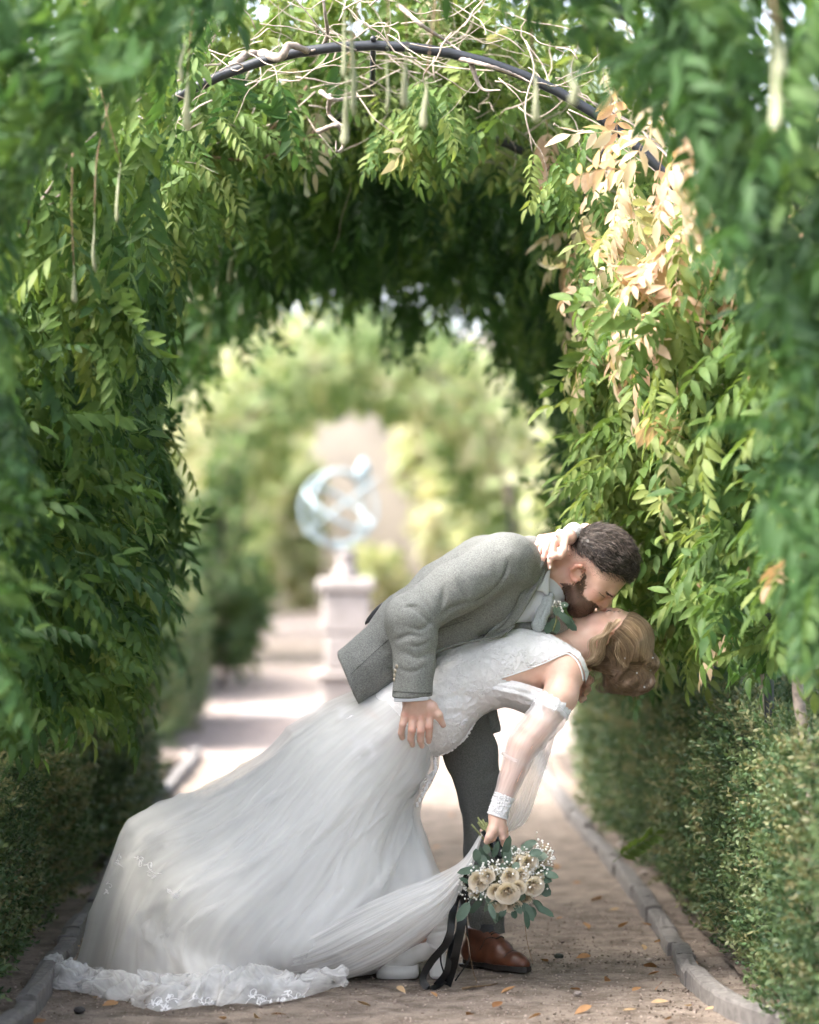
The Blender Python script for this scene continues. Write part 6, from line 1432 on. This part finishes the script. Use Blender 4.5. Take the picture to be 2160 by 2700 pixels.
# fallen leaves ---------------------------------------------------------------
FL = []
for i in range(4):
    v_, f_ = leaflet(.062, .024, (.5, .2, .8, .1)[i], (-.15, .1, -.3, .25)[i], 4, (.3, -.5, .2, .6)[i]); FL.append((v_ - [.03, 0, v_[:, 2].min()], np.array(f_, np.int32)))
PFL = Pieces('fallen_leaf', FL, [M_dry], 3)
spots = [(1474, 2423), (1644, 2445), (1549, 2443), (1734, 2485), (1539, 2525), (1435, 2535), (1781, 2525), (1714, 2550), (1724, 2570), (1818, 2567), (1788, 2577), (1833, 2557), (1517, 2610), (1679, 2611), (1739, 2608), (1881, 2632), (1900, 2617), (1739, 2645), (1813, 2655), (1876, 2662), (1539, 2665), (1410, 2685), (1312, 2652), (1709, 2440), (1574, 2376), (1057, 2613), (1145, 2626), (677, 2688), (586, 2686), (252, 2629), (294, 2647), (197, 2496), (106, 2694), (736, 2675), (1470, 2290), (1520, 2330), (1440, 2240), (1620, 2400), (1700, 2500), (1760, 2690), (1600, 2590), (1240, 2680), (960, 2650), (1340, 2615), (1660, 2665), (1150, 2235), (985, 2240), (1190, 2150)]
LEAVES = {}
for k, (px, py) in enumerate(spots):
    p = Wg(px, py, .008); ti = rng.random(); me = PFL.d[(0, int(rng.integers(4)), min(2, int(ti * 3)))]; o = bpy.data.objects.new('fallen_leaf', me); COL.objects.link(o); o.location = p; s_ = rng.uniform(.55, 1.0); o.scale = (s_,) * 3; o.rotation_euler = (rng.normal(0, .12), rng.normal(0, .12), rng.uniform(0, 6.28))
    colr = ('rusty brown', 'orange tan', 'pale straw')[min(2, int(ti * 3))]
    if px > 1690: pl = 'near the right kerb'
    elif px < 330: pl = 'near the left kerb'
    elif px < 1250 and py > 2600: pl = 'in front of the dress'
    elif py < 2300: pl = 'behind the couple'
    elif px > 1400: pl = 'between his shoe and the right kerb'
    else: pl = 'in front of his brown shoe'
    LEAVES.setdefault(f'{colr} fallen leaf {pl}', []).append((py, o))
ORD = ['nearest the camera', 'second nearest the camera', 'third nearest the camera', 'fourth nearest the camera', 'fifth nearest the camera', 'sixth nearest the camera', 'seventh nearest the camera', 'eighth nearest the camera', 'ninth nearest the camera', 'tenth nearest the camera']
for base, ls in LEAVES.items():
    ls.sort(key=lambda q: -q[0])
    for k, (_, o) in enumerate(ls): tag(o, base + (', ' + ORD[min(k, 9)] if len(ls) > 1 else ', lying on the gravel'), 'leaf', 'fallen leaves on the path')
# stones, twig, clods
def pebble(r, sq, rg):
    v, f = lathe([(.05, -1), (.7, -.75), (1, -.1), (.85, .5), (.45, .85), (.03, .95)], 9); v = v * [r, r * sq, r * .6]; return v * (1 + .12 * vnoise(v / r * 1.3 + rg.random() * 9, 3))[:, None], f
for (px, py, r, sq, col, lab) in ((1474, 2528, .016, .6, (.03, .035, .03), 'dark smooth oval stone right of his brown shoe'), (1712, 2534, .010, .8, (.45, .38, .33), 'small pale pebble on the path by the right kerb'), (1524, 2625, .012, .9, (.28, .24, .22), 'grey pebble on the gravel in front of his shoe'), (1970, 2563, .024, .9, (.34, .28, .25), 'rounded pinkish stone in the soil under the right hedge'), (2105, 2684, .030, .9, (.36, .31, .29), 'pale stone in the soil at the lower right corner'), (212, 2668, .017, 1.2, (.05, .045, .045), 'dark lump of earth on the gravel before the train'), (1640, 2255, .02, .8, (.3, .26, .24), 'grey stone in the bed behind the bouquet'), (1700, 2330, .018, .8, (.33, .28, .25), 'pinkish stone beside the right kerb')):
    v, f = pebble(r, sq, rng); p = Wg(px, py, .0); obj('stone', v + [p[0], p[1], r * .5 + (.03 if px > 1900 or py < 2340 else 0)], f, plain('stone_' + str(px), col, .7, .25, 60, .4, .002), label=lab, cat='stone')
P = crv([Wg(1219, 2606, .006), Wg(1250, 2601, .009), Wg(1285, 2598, .006), Wg(1312, 2592, .007)], 16); v, f = tube(P, np.linspace(.004, .002, 16), 6); obj('fallen_twig', v, f, M_stem, label='thin brown twig on the gravel below the bouquet', cat='twig')
PB = [pebble(1, .8, np.random.default_rng(i)) for i in range(4)]; PB = [(v, tris(f)) for v, f in PB]
def grit(name, n, x0, x1, y0, y1, r, mat, lab, tl=(0, 1), mask=None, z=.0):
    P = np.stack([rng.uniform(x0, x1, n), rng.uniform(y0, y1, n), np.zeros(n)], -1)
    if mask: P = P[rng.random(n) < mask(P)]
    n = len(P); P[:, 2] = z + .006 * vnoise(P * [5, 5, 0], 3) + .003 * vnoise(P * [20.5, 20.5, 0], 5); S = r[0] + (r[1] - r[0]) * rng.random(n) ** 3; P[:, 2] += S * .25
    R = orient(rng.normal(0, 1, (n, 3)), rng.normal(0, .3, (n, 3)) + [[0, 0, 1]]); V, F, T = scatter(PB, P, R, S, rng.uniform(*tl, n), rng); obj(name, V, F, mat, attrs={'tint': T}, label=lab, kind='stuff')
def tinted(name, stops):
    m, t, out = nt(name); at = N(t, 'Attribute', attribute_name='tint').outputs['Fac']; princ(t, out, ramp(t, at, stops), .95); return m
M_grit = tinted('grit_stone', [(0, (.14, .105, .085)), (.5, (.30, .235, .20)), (1, (.46, .38, .33))]); M_clod = tinted('earth_clod', [(0, (.07, .052, .04)), (1, (.17, .13, .105))])
grit('gravel', 9000, -1.0, 1.05, -1.1, 1.8, (.0012, .005), M_grit, 'loose fine gravel scattered over the path')
grit('gravel', 2200, .45, 1.12, -.9, .8, (.0012, .006), M_clod, 'dark crumbs of earth along the right side of the path', mask=lambda P: np.clip(.35 + .9 * vnoise(P * [3.5, 3.5, 0], 4), 0, 1))
grit('gravel', 1600, 1.1, 1.6, -1.2, 2.0, (.003, .016), M_clod, 'earth crumbs in the soil under the right hedge', z=.035)
